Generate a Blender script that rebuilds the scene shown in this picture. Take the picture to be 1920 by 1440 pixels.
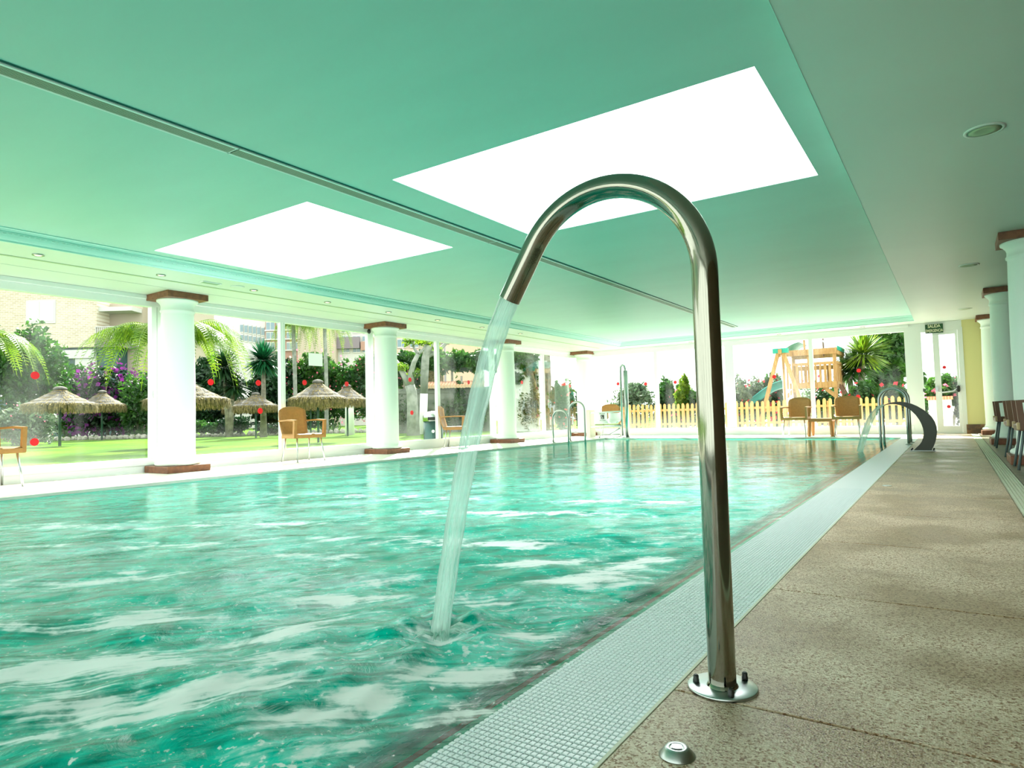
import bpy, bmesh, math, random
import numpy as np
from mathutils import Vector, Matrix
for o in list(bpy.data.objects): bpy.data.objects.remove(o)
S = bpy.context.scene
C = S.collection
PI = math.pi
rnd = random.Random(7)
# ------------------------------------------------------------------ camera
F = 1212.0; EYE = 0.65
def _n(v): v = np.array(v, float); return v/np.linalg.norm(v)
_yd = _n([825, 37, F]); _x = -_n([-1786, 106, F]); _x = _n(_x-_x.dot(_yd)*_yd); _u = np.cross(_x, _yd)
if _u[1] > 0: _u = -_u
M3 = np.array([_x, _yd, _u]); OC = np.array([0, 0, EYE])
cam = bpy.data.cameras.new('camera'); co = bpy.data.objects.new('camera', cam); C.objects.link(co)
cam.sensor_width = 36; cam.lens = F/1920*36; cam.clip_start = 0.02; cam.clip_end = 500
R = Matrix([[M3[0][0], -M3[0][1], -M3[0][2]], [M3[1][0], -M3[1][1], -M3[1][2]], [M3[2][0], -M3[2][1], -M3[2][2]]])
co.matrix_world = Matrix.Translation((0, 0, EYE)) @ R.to_4x4()
S.camera = co
HEAD = math.atan2(M3[1][0], M3[0][0])      # angle of the picture plane
# ------------------------------------------------------------------ light
SKY = 1.75; SUN = 12.5; SKYLIGHT = 3.2; EXPOSURE = 0.95
w = bpy.data.worlds.new('sky'); S.world = w; w.use_nodes = True
bg = w.node_tree.nodes['Background']; bg.inputs[0].default_value = (0.97, 1.0, 0.97, 1); bg.inputs[1].default_value = SKY
sl = bpy.data.lights.new('sun', 'SUN'); sl.energy = SUN; sl.angle = math.radians(0.8); sl.color = (1, 0.96, 0.86)
so = bpy.data.objects.new('sun', sl); C.objects.link(so); so.location = (-20, 30, 30)
_sd = Vector((-0.6*math.cos(math.radians(38)), 0.8*math.cos(math.radians(38)), math.sin(math.radians(38))))
so.rotation_euler = _sd.to_track_quat('Z', 'Y').to_euler()
S.view_settings.view_transform = 'Standard'; S.view_settings.look = 'None'
S.view_settings.exposure = EXPOSURE; S.view_settings.gamma = 1; S.view_settings.use_curve_mapping = False
# ------------------------------------------------------------------ helpers: photo geometry -> world
def ray(px, py): return M3 @ np.array([px-960, py-720, F])
def gz(px, py, z=0.0):
    d = ray(px, py); return OC+(z-EYE)/d[2]*d
def gx(px, py, x):
    d = ray(px, py); return OC+x/d[0]*d
def gy(px, py, y):
    d = ray(px, py); return OC+y/d[1]*d
def PT(px, py, dep):                       # world point at a depth
    return OC+ray(px, py)*dep/F
def PG(px, dep, z=0.0):                    # ground point in that direction
    vx = (px-960)/F*dep; vy = (z-EYE-M3[2][0]*vx-M3[2][2]*dep)/M3[2][1]
    return OC+M3 @ np.array([vx, vy, dep])
def ppm(dep): return F/dep
# ------------------------------------------------------------------ helpers: materials
def mat(name, col, rough=0.6, metal=0.0, spec=0.5, bump=0, bscale=20, var=0, vscale=6, col2=None, coat=0, transl=0, emit=None, es=0, stretch=None):
    m = bpy.data.materials.new(name); m.use_nodes = True
    nt = m.node_tree; N = nt.nodes; L = nt.links; b = N['Principled BSDF']
    b.inputs['Base Color'].default_value = (*col, 1); b.inputs['Roughness'].default_value = rough
    b.inputs['Metallic'].default_value = metal; b.inputs['Specular IOR Level'].default_value = spec
    b.inputs['Coat Weight'].default_value = coat
    tc = N.new('ShaderNodeTexCoord'); src = tc.outputs['Object']
    if stretch:
        mp = N.new('ShaderNodeMapping'); mp.inputs['Scale'].default_value = stretch
        L.new(src, mp.inputs[0]); src = mp.outputs[0]
    if var or col2:
        n = N.new('ShaderNodeTexNoise'); n.inputs['Scale'].default_value = vscale; n.inputs['Detail'].default_value = 4
        L.new(src, n.inputs['Vector'])
        r = N.new('ShaderNodeValToRGB'); L.new(n.outputs[0], r.inputs[0])
        c2 = col2 if col2 else tuple(c*(1-var) for c in col); c1 = col if col2 else tuple(min(1, c*(1+var)) for c in col)
        r.color_ramp.elements[0].position = 0.38; r.color_ramp.elements[1].position = 0.62
        r.color_ramp.elements[0].color = (*c2, 1); r.color_ramp.elements[1].color = (*c1, 1)
        L.new(r.outputs[0], b.inputs['Base Color'])
    if bump:
        n = N.new('ShaderNodeTexNoise'); n.inputs['Scale'].default_value = bscale; n.inputs['Detail'].default_value = 5
        L.new(src, n.inputs['Vector'])
        bp = N.new('ShaderNodeBump'); bp.inputs['Strength'].default_value = bump; bp.inputs['Distance'].default_value = 0.01
        L.new(n.outputs[0], bp.inputs['Height']); L.new(bp.outputs[0], b.inputs['Normal'])
    if emit:
        b.inputs['Emission Color'].default_value = (*emit, 1); b.inputs['Emission Strength'].default_value = es
    if transl:
        t = N.new('ShaderNodeBsdfTranslucent'); mx = N.new('ShaderNodeMixShader'); mx.inputs[0].default_value = transl
        if var or col2: L.new(r.outputs[0], t.inputs[0])
        else: t.inputs[0].default_value = (*[min(1, c*1.3) for c in col], 1)
        L.new(b.outputs[0], mx.inputs[1]); L.new(t.outputs[0], mx.inputs[2]); L.new(mx.outputs[0], N['Material Output'].inputs[0])
    return m
def ramp(N, L, fac, stops, interp='LINEAR'):
    r = N.new('ShaderNodeValToRGB'); r.color_ramp.interpolation = interp
    e = r.color_ramp.elements
    while len(e) < len(stops): e.new(0.5)
    for i, (p, c) in enumerate(stops):
        e[i].position = p; e[i].color = (*c, 1) if len(c) == 3 else c
    L.new(fac, r.inputs[0]); return r.outputs[0]
M = {}
M['ceiling'] = mat('ceiling_bounce_tint', (0.45, 0.67, 0.60), 0.48, spec=0.45, var=0.02, vscale=0.7, bump=0.08, bscale=1.6, stretch=(1, 3, 1))  # teal of the pool's bounce light put into the ceiling colour
M['soffit'] = mat('soffit_paint', (0.66, 0.73, 0.66), 0.42, spec=0.6, var=0.02, vscale=0.8)
M['mould'] = mat('moulding_paint', (0.52, 0.80, 0.72), 0.6)
M['white'] = mat('white_paint', (0.82, 0.86, 0.83), 0.5)
M['frame'] = mat('white_frame', (0.84, 0.88, 0.86), 0.35)
M['column'] = mat('column_paint', (0.80, 0.90, 0.83), 0.55, bump=0.15, bscale=9)
M['terra'] = mat('terracotta', (0.26, 0.10, 0.045), 0.5, col2=(0.17, 0.06, 0.03), vscale=14, bump=0.3, bscale=30)
M['steel'] = mat('steel', (0.29, 0.29, 0.235), 0.08, metal=1, bump=0.02, bscale=6, stretch=(60, 60, 1.2))
M['steel2'] = mat('dull_steel', (0.40, 0.44, 0.42), 0.32, metal=1)
M['blacksteel'] = mat('black_steel', (0.045, 0.05, 0.04), 0.35, metal=0.6)
M['alu'] = mat('aluminium', (0.55, 0.58, 0.58), 0.3, metal=1)
M['resin'] = mat('caramel_resin', (0.42, 0.20, 0.055), 0.42, var=0.06, vscale=30)
M['resinR'] = mat('brown_resin', (0.13, 0.06, 0.025), 0.4)
M['resinE'] = mat('beige_resin', (0.50, 0.38, 0.20), 0.5)
M['greyleg'] = mat('grey_leg', (0.10, 0.14, 0.14), 0.4)
M['red'] = mat('red_sticker', (0.85, 0.012, 0.02), 0.4)
M['black'] = mat('black_plastic', (0.015, 0.017, 0.016), 0.4)
M['yellow'] = mat('yellow_paint', (0.78, 0.72, 0.34), 0.7)
M['skirt'] = mat('brown_stone', (0.30, 0.15, 0.06), 0.5, col2=(0.10, 0.06, 0.04), vscale=9, bump=0.2)
M['grate'] = mat('grate_plastic', (0.72, 0.82, 0.82), 0.3, spec=0.6)
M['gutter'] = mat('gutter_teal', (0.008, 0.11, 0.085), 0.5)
M['grout'] = mat('joint_dark', (0.06, 0.045, 0.03), 0.9)
M['basin'] = mat('pool_tile_teal', (0.02, 0.45, 0.36), 0.4)
M['rimtile'] = mat('rim_tile_green', (0.13, 0.58, 0.40), 0.3, var=0.25, vscale=25)
M['redtile'] = mat('red_tile', (0.62, 0.035, 0.02), 0.3)
M['rimgrout'] = mat('rim_grout', (0.42, 0.46, 0.22), 0.8)
M['drain'] = mat('drain_cream', (0.62, 0.66, 0.50), 0.5)
M['dtile'] = mat('deck_tile_olive', (0.20, 0.17, 0.11), 0.4, var=0.2, vscale=5)
M['whitefloor'] = mat('pale_stone', (0.70, 0.68, 0.60), 0.45, var=0.05, vscale=4)
M['lawn'] = mat('lawn', (0.080, 0.160, 0.005), 0.95, spec=0.02, col2=(0.034, 0.095, 0.004), vscale=0.5, bump=0.6, bscale=60)
M['paving'] = mat('pale_paving', (0.6, 0.58, 0.52), 0.8, var=0.08)
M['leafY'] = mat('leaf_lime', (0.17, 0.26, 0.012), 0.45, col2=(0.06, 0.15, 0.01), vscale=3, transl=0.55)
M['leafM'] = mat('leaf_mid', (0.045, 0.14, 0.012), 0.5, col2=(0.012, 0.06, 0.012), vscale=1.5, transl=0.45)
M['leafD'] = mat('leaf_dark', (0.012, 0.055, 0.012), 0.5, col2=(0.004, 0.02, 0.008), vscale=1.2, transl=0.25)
M['leafB'] = mat('leaf_bluegreen', (0.01, 0.12, 0.04), 0.4, col2=(0.004, 0.05, 0.02), vscale=3, transl=0.35)
M['leafG'] = mat('leaf_greygreen', (0.14, 0.20, 0.11), 0.6, col2=(0.05, 0.10, 0.05), vscale=2.5, transl=0.3)
M['purple'] = mat('petal_purple', (0.12, 0.012, 0.13), 0.6, transl=0.4)
M['pink'] = mat('petal_pink', (0.70, 0.14, 0.22), 0.6, transl=0.4)
M['redpetal'] = mat('petal_red', (0.80, 0.03, 0.05), 0.6, transl=0.4)
M['bark'] = mat('grey_bark', (0.24, 0.22, 0.17), 0.8, col2=(0.12, 0.11, 0.08), vscale=5, bump=0.6, bscale=14)
M['palebark'] = mat('pale_bark', (0.28, 0.29, 0.26), 0.8, col2=(0.16, 0.18, 0.15), vscale=4, bump=0.4)
M['whitewash'] = mat('whitewash', (0.75, 0.78, 0.74), 0.8)
M['thatch'] = mat('thatch_grey', (0.17, 0.155, 0.14), 0.95, col2=(0.085, 0.08, 0.072), vscale=5, bump=0.8, bscale=40)
M['straw'] = mat('straw', (0.30, 0.23, 0.09), 0.9, col2=(0.12, 0.10, 0.045), vscale=12, transl=0.25)
M['post'] = mat('green_post', (0.01, 0.06, 0.04), 0.4)
M['rock'] = mat('garden_rock', (0.34, 0.33, 0.27), 0.9, var=0.25, vscale=3, bump=0.5)
M['wallst'] = mat('stone_wall', (0.18, 0.19, 0.16), 0.95, col2=(0.08, 0.10, 0.075), vscale=1.6, bump=1.0, bscale=5)
M['wallw'] = mat('white_garden_wall', (0.70, 0.72, 0.68), 0.9, col2=(0.48, 0.52, 0.48), vscale=1.5)
M['rooft'] = mat('roof_tile', (0.52, 0.20, 0.09), 0.8, col2=(0.60, 0.42, 0.28), vscale=4)
M['wood'] = mat('pine', (0.36, 0.22, 0.07), 0.65, col2=(0.26, 0.14, 0.04), vscale=3, stretch=(6, 6, 1))
M['wood2'] = mat('fence_pine', (0.50, 0.30, 0.10), 0.65, col2=(0.40, 0.22, 0.07), vscale=3, stretch=(6, 6, 1))
M['teal'] = mat('teal_plastic', (0.01, 0.30, 0.21), 0.4, transl=0.2)
M['slide'] = mat('slide_plastic', (0.06, 0.36, 0.34), 0.35)
M['orange'] = mat('orange_plastic', (0.85, 0.30, 0.03), 0.4)
M['rope'] = mat('rope', (0.7, 0.68, 0.6), 0.8)
M['brickred'] = mat('brick_red', (0.62, 0.20, 0.12), 0.8, var=0.2)
M['signgreen'] = mat('sign_green', (0.008, 0.07, 0.02), 0.4)
M['signyel'] = mat('sign_letters', (0.80, 0.80, 0.55), 0.5)
M['signpale'] = mat('sign_pale', (0.60, 0.62, 0.36), 0.5)
M['paper'] = mat('paper', (0.85, 0.87, 0.87), 0.8, transl=0.2)
M['bin'] = mat('bin_green', (0.01, 0.07, 0.06), 0.25, metal=0.4)
M['winglass'] = mat('far_window', (0.12, 0.2, 0.24), 0.15, spec=0.8)
M['shopdark'] = mat('shop_dark', (0.02, 0.07, 0.07), 0.3)
M['bcream'] = mat('render_cream', (0.40, 0.34, 0.27), 0.9)
M['bwhite'] = mat('render_white', (0.50, 0.50, 0.48), 0.9)
M['bpink'] = mat('render_pink', (0.34, 0.20, 0.16), 0.9)
M['bgrey'] = mat('render_mauve', (0.20, 0.17, 0.19), 0.9)
M['hvac'] = mat('grille_metal', (0.30, 0.40, 0.32), 0.4, metal=0.3)
M['dark'] = mat('slot_shade', (0.02, 0.05, 0.035), 0.9)
M['lamp'] = mat('spot_glow', (0.9, 0.8, 0.5), 0.5, emit=(1, 0.8, 0.45), es=1.2)
M['groove'] = mat('groove_green', (0.45, 0.55, 0.35), 0.7)
def special():
    # opal skylight: backlit by the sky above
    m = bpy.data.materials.new('opal_skylight'); m.use_nodes = True; N = m.node_tree.nodes; L = m.node_tree.links
    e = N.new('ShaderNodeEmission'); e.inputs[0].default_value = (0.97, 1, 0.99, 1); e.inputs[1].default_value = SKYLIGHT
    L.new(e.outputs[0], N['Material Output'].inputs[0]); M['opal'] = m
    # glass with a whitish haze mixed in, streaky and denser towards the bottom
    m = bpy.data.materials.new('pane_glass'); m.use_nodes = True; N = m.node_tree.nodes; L = m.node_tree.links
    N.remove(N['Principled BSDF'])
    tr = N.new('ShaderNodeBsdfTransparent'); tr.inputs[0].default_value = (0.97, 1, 0.985, 1)
    gl = N.new('ShaderNodeBsdfGlossy'); gl.inputs['Roughness'].default_value = 0.02
    fr = N.new('ShaderNodeFresnel'); fr.inputs[0].default_value = 1.18
    sc = N.new('ShaderNodeMath'); sc.operation = 'MULTIPLY'; sc.inputs[1].default_value = 0.3; L.new(fr.outputs[0], sc.inputs[0])
    mx = N.new('ShaderNodeMixShader'); L.new(sc.outputs[0], mx.inputs[0]); L.new(tr.outputs[0], mx.inputs[1]); L.new(gl.outputs[0], mx.inputs[2])
    df = N.new('ShaderNodeBsdfDiffuse'); df.inputs[0].default_value = (0.9, 0.95, 0.95, 1)
    tl = N.new('ShaderNodeBsdfTranslucent'); tl.inputs[0].default_value = (0.9, 0.95, 0.95, 1)
    ad = N.new('ShaderNodeMixShader'); ad.inputs[0].default_value = 0.6; L.new(df.outputs[0], ad.inputs[1]); L.new(tl.outputs[0], ad.inputs[2])
    tc = N.new('ShaderNodeTexCoord'); mp = N.new('ShaderNodeMapping'); mp.inputs['Scale'].default_value = (1.3, 1.3, 0.35)
    L.new(tc.outputs['Object'], mp.inputs[0])
    no = N.new('ShaderNodeTexNoise'); no.inputs['Scale'].default_value = 0.9; no.inputs['Detail'].default_value = 4; L.new(mp.outputs[0], no.inputs[0])
    f1 = ramp(N, L, no.outputs[0], [(0.5, (0.0,)*3), (0.8, (0.07,)*3)])
    sp = N.new('ShaderNodeSeparateXYZ'); L.new(tc.outputs['Object'], sp.inputs[0])
    lo = N.new('ShaderNodeMapRange'); lo.inputs[1].default_value = 0.65; lo.inputs[2].default_value = 0.15; lo.inputs[3].default_value = 0; lo.inputs[4].default_value = 0.045
    L.new(sp.outputs[2], lo.inputs[0])
    a = N.new('ShaderNodeMath'); a.operation = 'ADD'; L.new(f1, a.inputs[0]); L.new(lo.outputs[0], a.inputs[1])
    m2 = N.new('ShaderNodeMixShader'); L.new(a.outputs[0], m2.inputs[0]); L.new(mx.outputs[0], m2.inputs[1]); L.new(ad.outputs[0], m2.inputs[2])
    L.new(m2.outputs[0], N['Material Output'].inputs[0]); M['glass'] = m
    # washed pebble terrazzo
    m = bpy.data.materials.new('pebble_terrazzo'); m.use_nodes = True; N = m.node_tree.nodes; L = m.node_tree.links; b = N['Principled BSDF']
    ge = N.new('ShaderNodeNewGeometry')
    v = N.new('ShaderNodeTexVoronoi'); v.inputs['Scale'].default_value = 230; L.new(ge.outputs['Position'], v.inputs['Vector'])
    sr = N.new('ShaderNodeSeparateColor'); L.new(v.outputs['Color'], sr.inputs[0])
    c1 = ramp(N, L, sr.outputs[0], [(0, (0.20, 0.085, 0.03)), (0.16, (0.36, 0.22, 0.11)), (0.36, (0.60, 0.47, 0.33)), (0.8, (0.73, 0.60, 0.45)), (1, (0.85, 0.75, 0.60))])
    n2 = N.new('ShaderNodeTexNoise'); n2.inputs['Scale'].default_value = 2.2; n2.inputs['Detail'].default_value = 6; L.new(ge.outputs['Position'], n2.inputs['Vector'])
    st = ramp(N, L, n2.outputs[0], [(0.38, (0.48, 0.36, 0.24)), (0.58, (1, 1, 1))])
    mu = N.new('ShaderNodeMix'); mu.data_type = 'RGBA'; mu.blend_type = 'MULTIPLY'; mu.inputs[0].default_value = 0.85
    L.new(c1, mu.inputs[6]); L.new(st, mu.inputs[7]); L.new(mu.outputs[2], b.inputs['Base Color'])
    rr = N.new('ShaderNodeMapRange'); rr.inputs[1].default_value = 0.35; rr.inputs[2].default_value = 0.65; rr.inputs[3].default_value = 0.28; rr.inputs[4].default_value = 0.6
    L.new(n2.outputs[0], rr.inputs[0]); L.new(rr.outputs[0], b.inputs['Roughness'])
    bp = N.new('ShaderNodeBump'); bp.inputs['Strength'].default_value = 0.5; bp.inputs['Distance'].default_value = 0.002
    L.new(v.outputs['Distance'], bp.inputs['Height']); L.new(bp.outputs[0], b.inputs['Normal']); M['terrazzo'] = m
    # far brick facade (bricks of a few pixels)
    m = bpy.data.materials.new('cream_brickwork'); m.use_nodes = True; N = m.node_tree.nodes; L = m.node_tree.links; b = N['Principled BSDF']
    tc = N.new('ShaderNodeTexCoord'); mp = N.new('ShaderNodeMapping'); mp.inputs['Rotation'].default_value = (PI/2, 0, 0); L.new(tc.outputs['Object'], mp.inputs[0])
    br = N.new('ShaderNodeTexBrick'); br.inputs['Scale'].default_value = 1; br.inputs['Brick Width'].default_value = 0.36; br.inputs['Row Height'].default_value = 0.13; br.inputs['Mortar Size'].default_value = 0.02
    br.inputs['Color1'].default_value = (0.50, 0.43, 0.32, 1); br.inputs['Color2'].default_value = (0.40, 0.33, 0.23, 1); br.inputs['Mortar'].default_value = (0.60, 0.55, 0.45, 1)
    L.new(mp.outputs[0], br.inputs[0]); L.new(br.outputs[0], b.inputs['Base Color']); b.inputs['Roughness'].default_value = 0.9; M['brick'] = m
    # falling water
    m = bpy.data.materials.new('falling_water'); m.use_nodes = True; N = m.node_tree.nodes; L = m.node_tree.links; N.remove(N['Principled BSDF'])
    uv = N.new('ShaderNodeUVMap'); mp = N.new('ShaderNodeMapping'); mp.inputs['Scale'].default_value = (9, 0.8, 1); L.new(uv.outputs[0], mp.inputs[0])
    no = N.new('ShaderNodeTexNoise'); no.inputs['Scale'].default_value = 2.2; no.inputs['Detail'].default_value = 4; L.new(mp.outputs[0], no.inputs[0])
    fc = ramp(N, L, no.outputs[0], [(0.35, (0.22,)*3), (0.65, (0.74,)*3)])
    tr = N.new('ShaderNodeBsdfTransparent'); tr.inputs[0].default_value = (0.92, 1, 0.975, 1)
    df = N.new('ShaderNodeBsdfDiffuse'); df.inputs[0].default_value = (0.90, 0.98, 0.95, 1)
    tl = N.new('ShaderNodeBsdfTranslucent'); tl.inputs[0].default_value = (0.85, 1.0, 0.95, 1)
    bm_ = N.new('ShaderNodeMixShader'); bm_.inputs[0].default_value = 0.7; L.new(df.outputs[0], bm_.inputs[1]); L.new(tl.outputs[0], bm_.inputs[2])
    mx = N.new('ShaderNodeMixShader'); L.new(fc, mx.inputs[0]); L.new(tr.outputs[0], mx.inputs[1]); L.new(bm_.outputs[0], mx.inputs[2])
    gl = N.new('ShaderNodeBsdfGlossy'); gl.inputs['Roughness'].default_value = 0.12
    fr = N.new('ShaderNodeFresnel'); fr.inputs[0].default_value = 1.33
    bp = N.new('ShaderNodeBump'); bp.inputs['Strength'].default_value = 0.5; bp.inputs['Distance'].default_value = 0.01; L.new(no.outputs[0], bp.inputs['Height'])
    L.new(bp.outputs[0], gl.inputs['Normal']); L.new(bp.outputs[0], df.inputs['Normal'])
    fs2 = N.new('ShaderNodeMath'); fs2.operation = 'MULTIPLY'; fs2.inputs[1].default_value = 0.4; L.new(fr.outputs[0], fs2.inputs[0])
    m2 = N.new('ShaderNodeMixShader'); L.new(fs2.outputs[0], m2.inputs[0]); L.new(mx.outputs[0], m2.inputs[1]); L.new(gl.outputs[0], m2.inputs[2])
    L.new(m2.outputs[0], N['Material Output'].inputs[0]); M['jet'] = m
    # pool water
    m = bpy.data.materials.new('pool_water'); m.use_nodes = True; N = m.node_tree.nodes; L = m.node_tree.links; N.remove(N['Principled BSDF'])
    ge = N.new('ShaderNodeNewGeometry')
    at = N.new('ShaderNodeAttribute'); at.attribute_name = 'foam_glint'
    ed = N.new('ShaderNodeAttribute'); ed.attribute_name = 'clear'
    uv = N.new('ShaderNodeUVMap')
    n1 = N.new('ShaderNodeTexNoise'); n1.inputs['Scale'].default_value = 1.0; n1.inputs['Detail'].default_value = 7; n1.inputs['Roughness'].default_value = 0.62; n1.inputs['Distortion'].default_value = 0.6
    L.new(uv.outputs[0], n1.inputs['Vector'])
    n2 = N.new('ShaderNodeTexNoise'); n2.inputs['Scale'].default_value = 5.5; n2.inputs['Detail'].default_value = 6; n2.inputs['Distortion'].default_value = 1.0
    L.new(ge.outputs['Position'], n2.inputs['Vector'])
    def ma(op, a, b, c=None):
        q = N.new('ShaderNodeMath'); q.operation = op
        for k_, v_ in enumerate((a, b, c)):
            if v_ is None: continue
            if isinstance(v_, (int, float)): q.inputs[k_].default_value = v_
            else: L.new(v_, q.inputs[k_])
        return q.outputs[0]
    n4 = N.new('ShaderNodeTexNoise'); n4.inputs['Scale'].default_value = 48; n4.inputs['Detail'].default_value = 5; L.new(ge.outputs['Position'], n4.inputs['Vector'])
    tot = ma('ADD', ma('MULTIPLY_ADD', n1.outputs[0], 1.7, -0.85), ma('MULTIPLY_ADD', n2.outputs[0], 1.3, -0.65))
    mq = N.new('ShaderNodeMapping'); mq.inputs['Scale'].default_value = (5.5, 0.9, 1); L.new(uv.outputs[0], mq.inputs[0])
    n5 = N.new('ShaderNodeTexNoise'); n5.inputs['Scale'].default_value = 1.0; n5.inputs['Detail'].default_value = 5; n5.inputs['Distortion'].default_value = 0.4; L.new(mq.outputs[0], n5.inputs['Vector'])
    tot = ma('ADD', tot, ma('MULTIPLY_ADD', n4.outputs[0], 0.35, -0.175))
    tot = ma('ADD', tot, ma('MULTIPLY_ADD', n5.outputs[0], 0.9, -0.45))
    spk = ramp(N, L, ma('MULTIPLY_ADD', n4.outputs[0], 0.8, ma('MULTIPLY', n2.outputs[0], 0.35)), [(0.0, (0,)*3), (0.67, (0,)*3), (0.73, (0.85,)*3)])
    ch = N.new('ShaderNodeAttribute'); ch.attribute_name = 'chop'
    spk = ma('MULTIPLY', spk, ch.outputs['Fac'])
    tot = ma('ADD', tot, ma('MULTIPLY', at.outputs['Fac'], 1.0))
    fm = ramp(N, L, tot, [(0.0, (0,)*3), (0.40, (0.0,)*3), (0.54, (0.22,)*3), (0.68, (0.80,)*3), (0.9, (0.97,)*3)])
    fm = ma('MAXIMUM', fm, spk)
    # body
    bd = N.new('ShaderNodeBsdfDiffuse')
    bc = ramp(N, L, ma('MULTIPLY_ADD', n5.outputs[0], 0.5, ma('MULTIPLY', n2.outputs[0], 0.5)), [(0.38, (0.0, 0.24, 0.17)), (0.60, (0.0, 0.64, 0.50))]); L.new(bc, bd.inputs[0])
    tr = N.new('ShaderNodeBsdfTransparent'); tr.inputs[0].default_value = (0.72, 0.98, 0.90, 1)
    b1 = N.new('ShaderNodeMixShader'); L.new(ed.outputs['Fac'], b1.inputs[0]); L.new(bd.outputs[0], b1.inputs[1]); L.new(tr.outputs[0], b1.inputs[2])
    fo = N.new('ShaderNodeBsdfDiffuse'); fo.inputs[0].default_value = (0.95, 0.98, 0.96, 1)
    b2 = N.new('ShaderNodeMixShader'); L.new(fm, b2.inputs[0]); L.new(b1.outputs[0], b2.inputs[1]); L.new(fo.outputs[0], b2.inputs[2])
    gl = N.new('ShaderNodeBsdfGlossy'); gl.inputs['Roughness'].default_value = 0.04
    mp = N.new('ShaderNodeMapping'); mp.inputs['Scale'].default_value = (1.0, 1.0, 1.0); mp.inputs['Rotation'].default_value = (0, 0, HEAD*0.5); L.new(ge.outputs['Position'], mp.inputs[0])
    n3 = N.new('ShaderNodeTexNoise'); n3.inputs['Scale'].default_value = 11; n3.inputs['Detail'].default_value = 7; n3.inputs['Roughness'].default_value = 0.6; n3.inputs['Distortion'].default_value = 0.6; L.new(mp.outputs[0], n3.inputs['Vector'])
    bp = N.new('ShaderNodeBump'); bp.inputs['Strength'].default_value = 0.36; bp.inputs['Distance'].default_value = 0.03; L.new(n3.outputs[0], bp.inputs['Height']); L.new(ma('MULTIPLY_ADD', ch.outputs['Fac'], 0.34, 0.07), bp.inputs['Strength'])
    L.new(bp.outputs[0], gl.inputs['Normal']); L.new(bp.outputs[0], bd.inputs['Normal'])
    fr = N.new('ShaderNodeFresnel'); fr.inputs[0].default_value = 1.33; L.new(bp.outputs[0], fr.inputs['Normal'])
    om = N.new('ShaderNodeMath'); om.operation = 'SUBTRACT'; om.inputs[0].default_value = 1; L.new(fm, om.inputs[1])
    ff = N.new('ShaderNodeMath'); ff.operation = 'MULTIPLY'; fr2 = N.new('ShaderNodeFresnel'); fr2.inputs[0].default_value = 1.33
    av = ma('MULTIPLY_ADD', fr2.outputs[0], 0.75, ma('MULTIPLY', fr.outputs[0], 0.10)); L.new(av, ff.inputs[0]); L.new(om.outputs[0], ff.inputs[1])
    b3 = N.new('ShaderNodeMixShader'); L.new(ff.outputs[0], b3.inputs[0]); L.new(b2.outputs[0], b3.inputs[1]); L.new(gl.outputs[0], b3.inputs[2])
    L.new(b3.outputs[0], N['Material Output'].inputs[0]); M['water'] = m
special()
# ------------------------------------------------------------------ helpers: objects
def link(name, me, m, parent=None, smooth=False, loc=None, rotz=None):
    if m is not None and not me.materials:
        for q in (m if isinstance(m, (list, tuple)) else [m]): me.materials.append(q)
    if smooth:
        me.shade_smooth()
    o = bpy.data.objects.new(name, me); C.objects.link(o)
    if parent is not None: o.parent = parent
    if loc is not None: o.location = loc
    if rotz is not None: o.rotation_euler = (0, 0, rotz)
    return o
def py(name, vs, fs, m, parent=None, smooth=False, **k):
    me = bpy.data.meshes.new(name); me.from_pydata([tuple(v) for v in vs], [], fs); me.update()
    return link(name, me, m, parent, smooth, **k)
def obj(name, bm, m, parent=None, smooth=False, **k):
    me = bpy.data.meshes.new(name); bm.to_mesh(me); bm.free(); return link(name, me, m, parent, smooth, **k)
def tag(o, label, cat, group=None, kind=None):
    o['label'] = label; o['category'] = cat
    if group: o['group'] = group
    if kind: o['kind'] = kind
    return o
def thing(name, label, cat, loc=(0, 0, 0), rotz=0, group=None):
    o = bpy.data.objects.new(name, None); C.objects.link(o); o.location = loc; o.rotation_euler = (0, 0, rotz)
    o.empty_display_size = 0.1
    return tag(o, label, cat, group)
def struct(o): o['kind'] = 'structure'; return o
def box(bm, a, b, mi=0, rot=None):
    """axis box from corner a to b; optional Matrix"""
    r = bmesh.ops.create_cube(bm, size=1)
    c = [(a[i]+b[i])/2 for i in range(3)]; s = [abs(b[i]-a[i]) for i in range(3)]
    for v in r['verts']:
        p = Vector((v.co.x*s[0]+c[0], v.co.y*s[1]+c[1], v.co.z*s[2]+c[2]))
        v.co = rot @ p if rot else p
    if mi:
        for f in {f for v in r['verts'] for f in v.link_faces}: f.material_index = mi
    return r['verts']
def bxo(name, a, b, m, parent=None, bev=0, **k):
    bm = bmesh.new(); box(bm, a, b)
    if bev: bmesh.ops.bevel(bm, geom=bm.edges[:], offset=bev, segments=2, affect='EDGES', profile=0.6)
    return obj(name, bm, m, parent, **k)
def beam(bm, p, q, w, t=None, up=(0, 0, 1)):
    """rectangular beam from p to q"""
    p = Vector(p); q = Vector(q); d = (q-p); L_ = d.length; d.normalize(); t = t or w
    u = Vector(up); s = d.cross(u)
    if s.length < 1e-3: s = d.cross(Vector((1, 0, 0)))
    s.normalize(); u = s.cross(d)
    vs = []
    for e in (p, q):
        for a, b in ((-1, -1), (1, -1), (1, 1), (-1, 1)): vs.append(bm.verts.new(e+s*w/2*a+u*t/2*b))
    for f in ((3, 2, 1, 0), (4, 5, 6, 7), (0, 1, 5, 4), (1, 2, 6, 5), (2, 3, 7, 6), (3, 0, 4, 7)): bm.faces.new([vs[i] for i in f])
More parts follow.
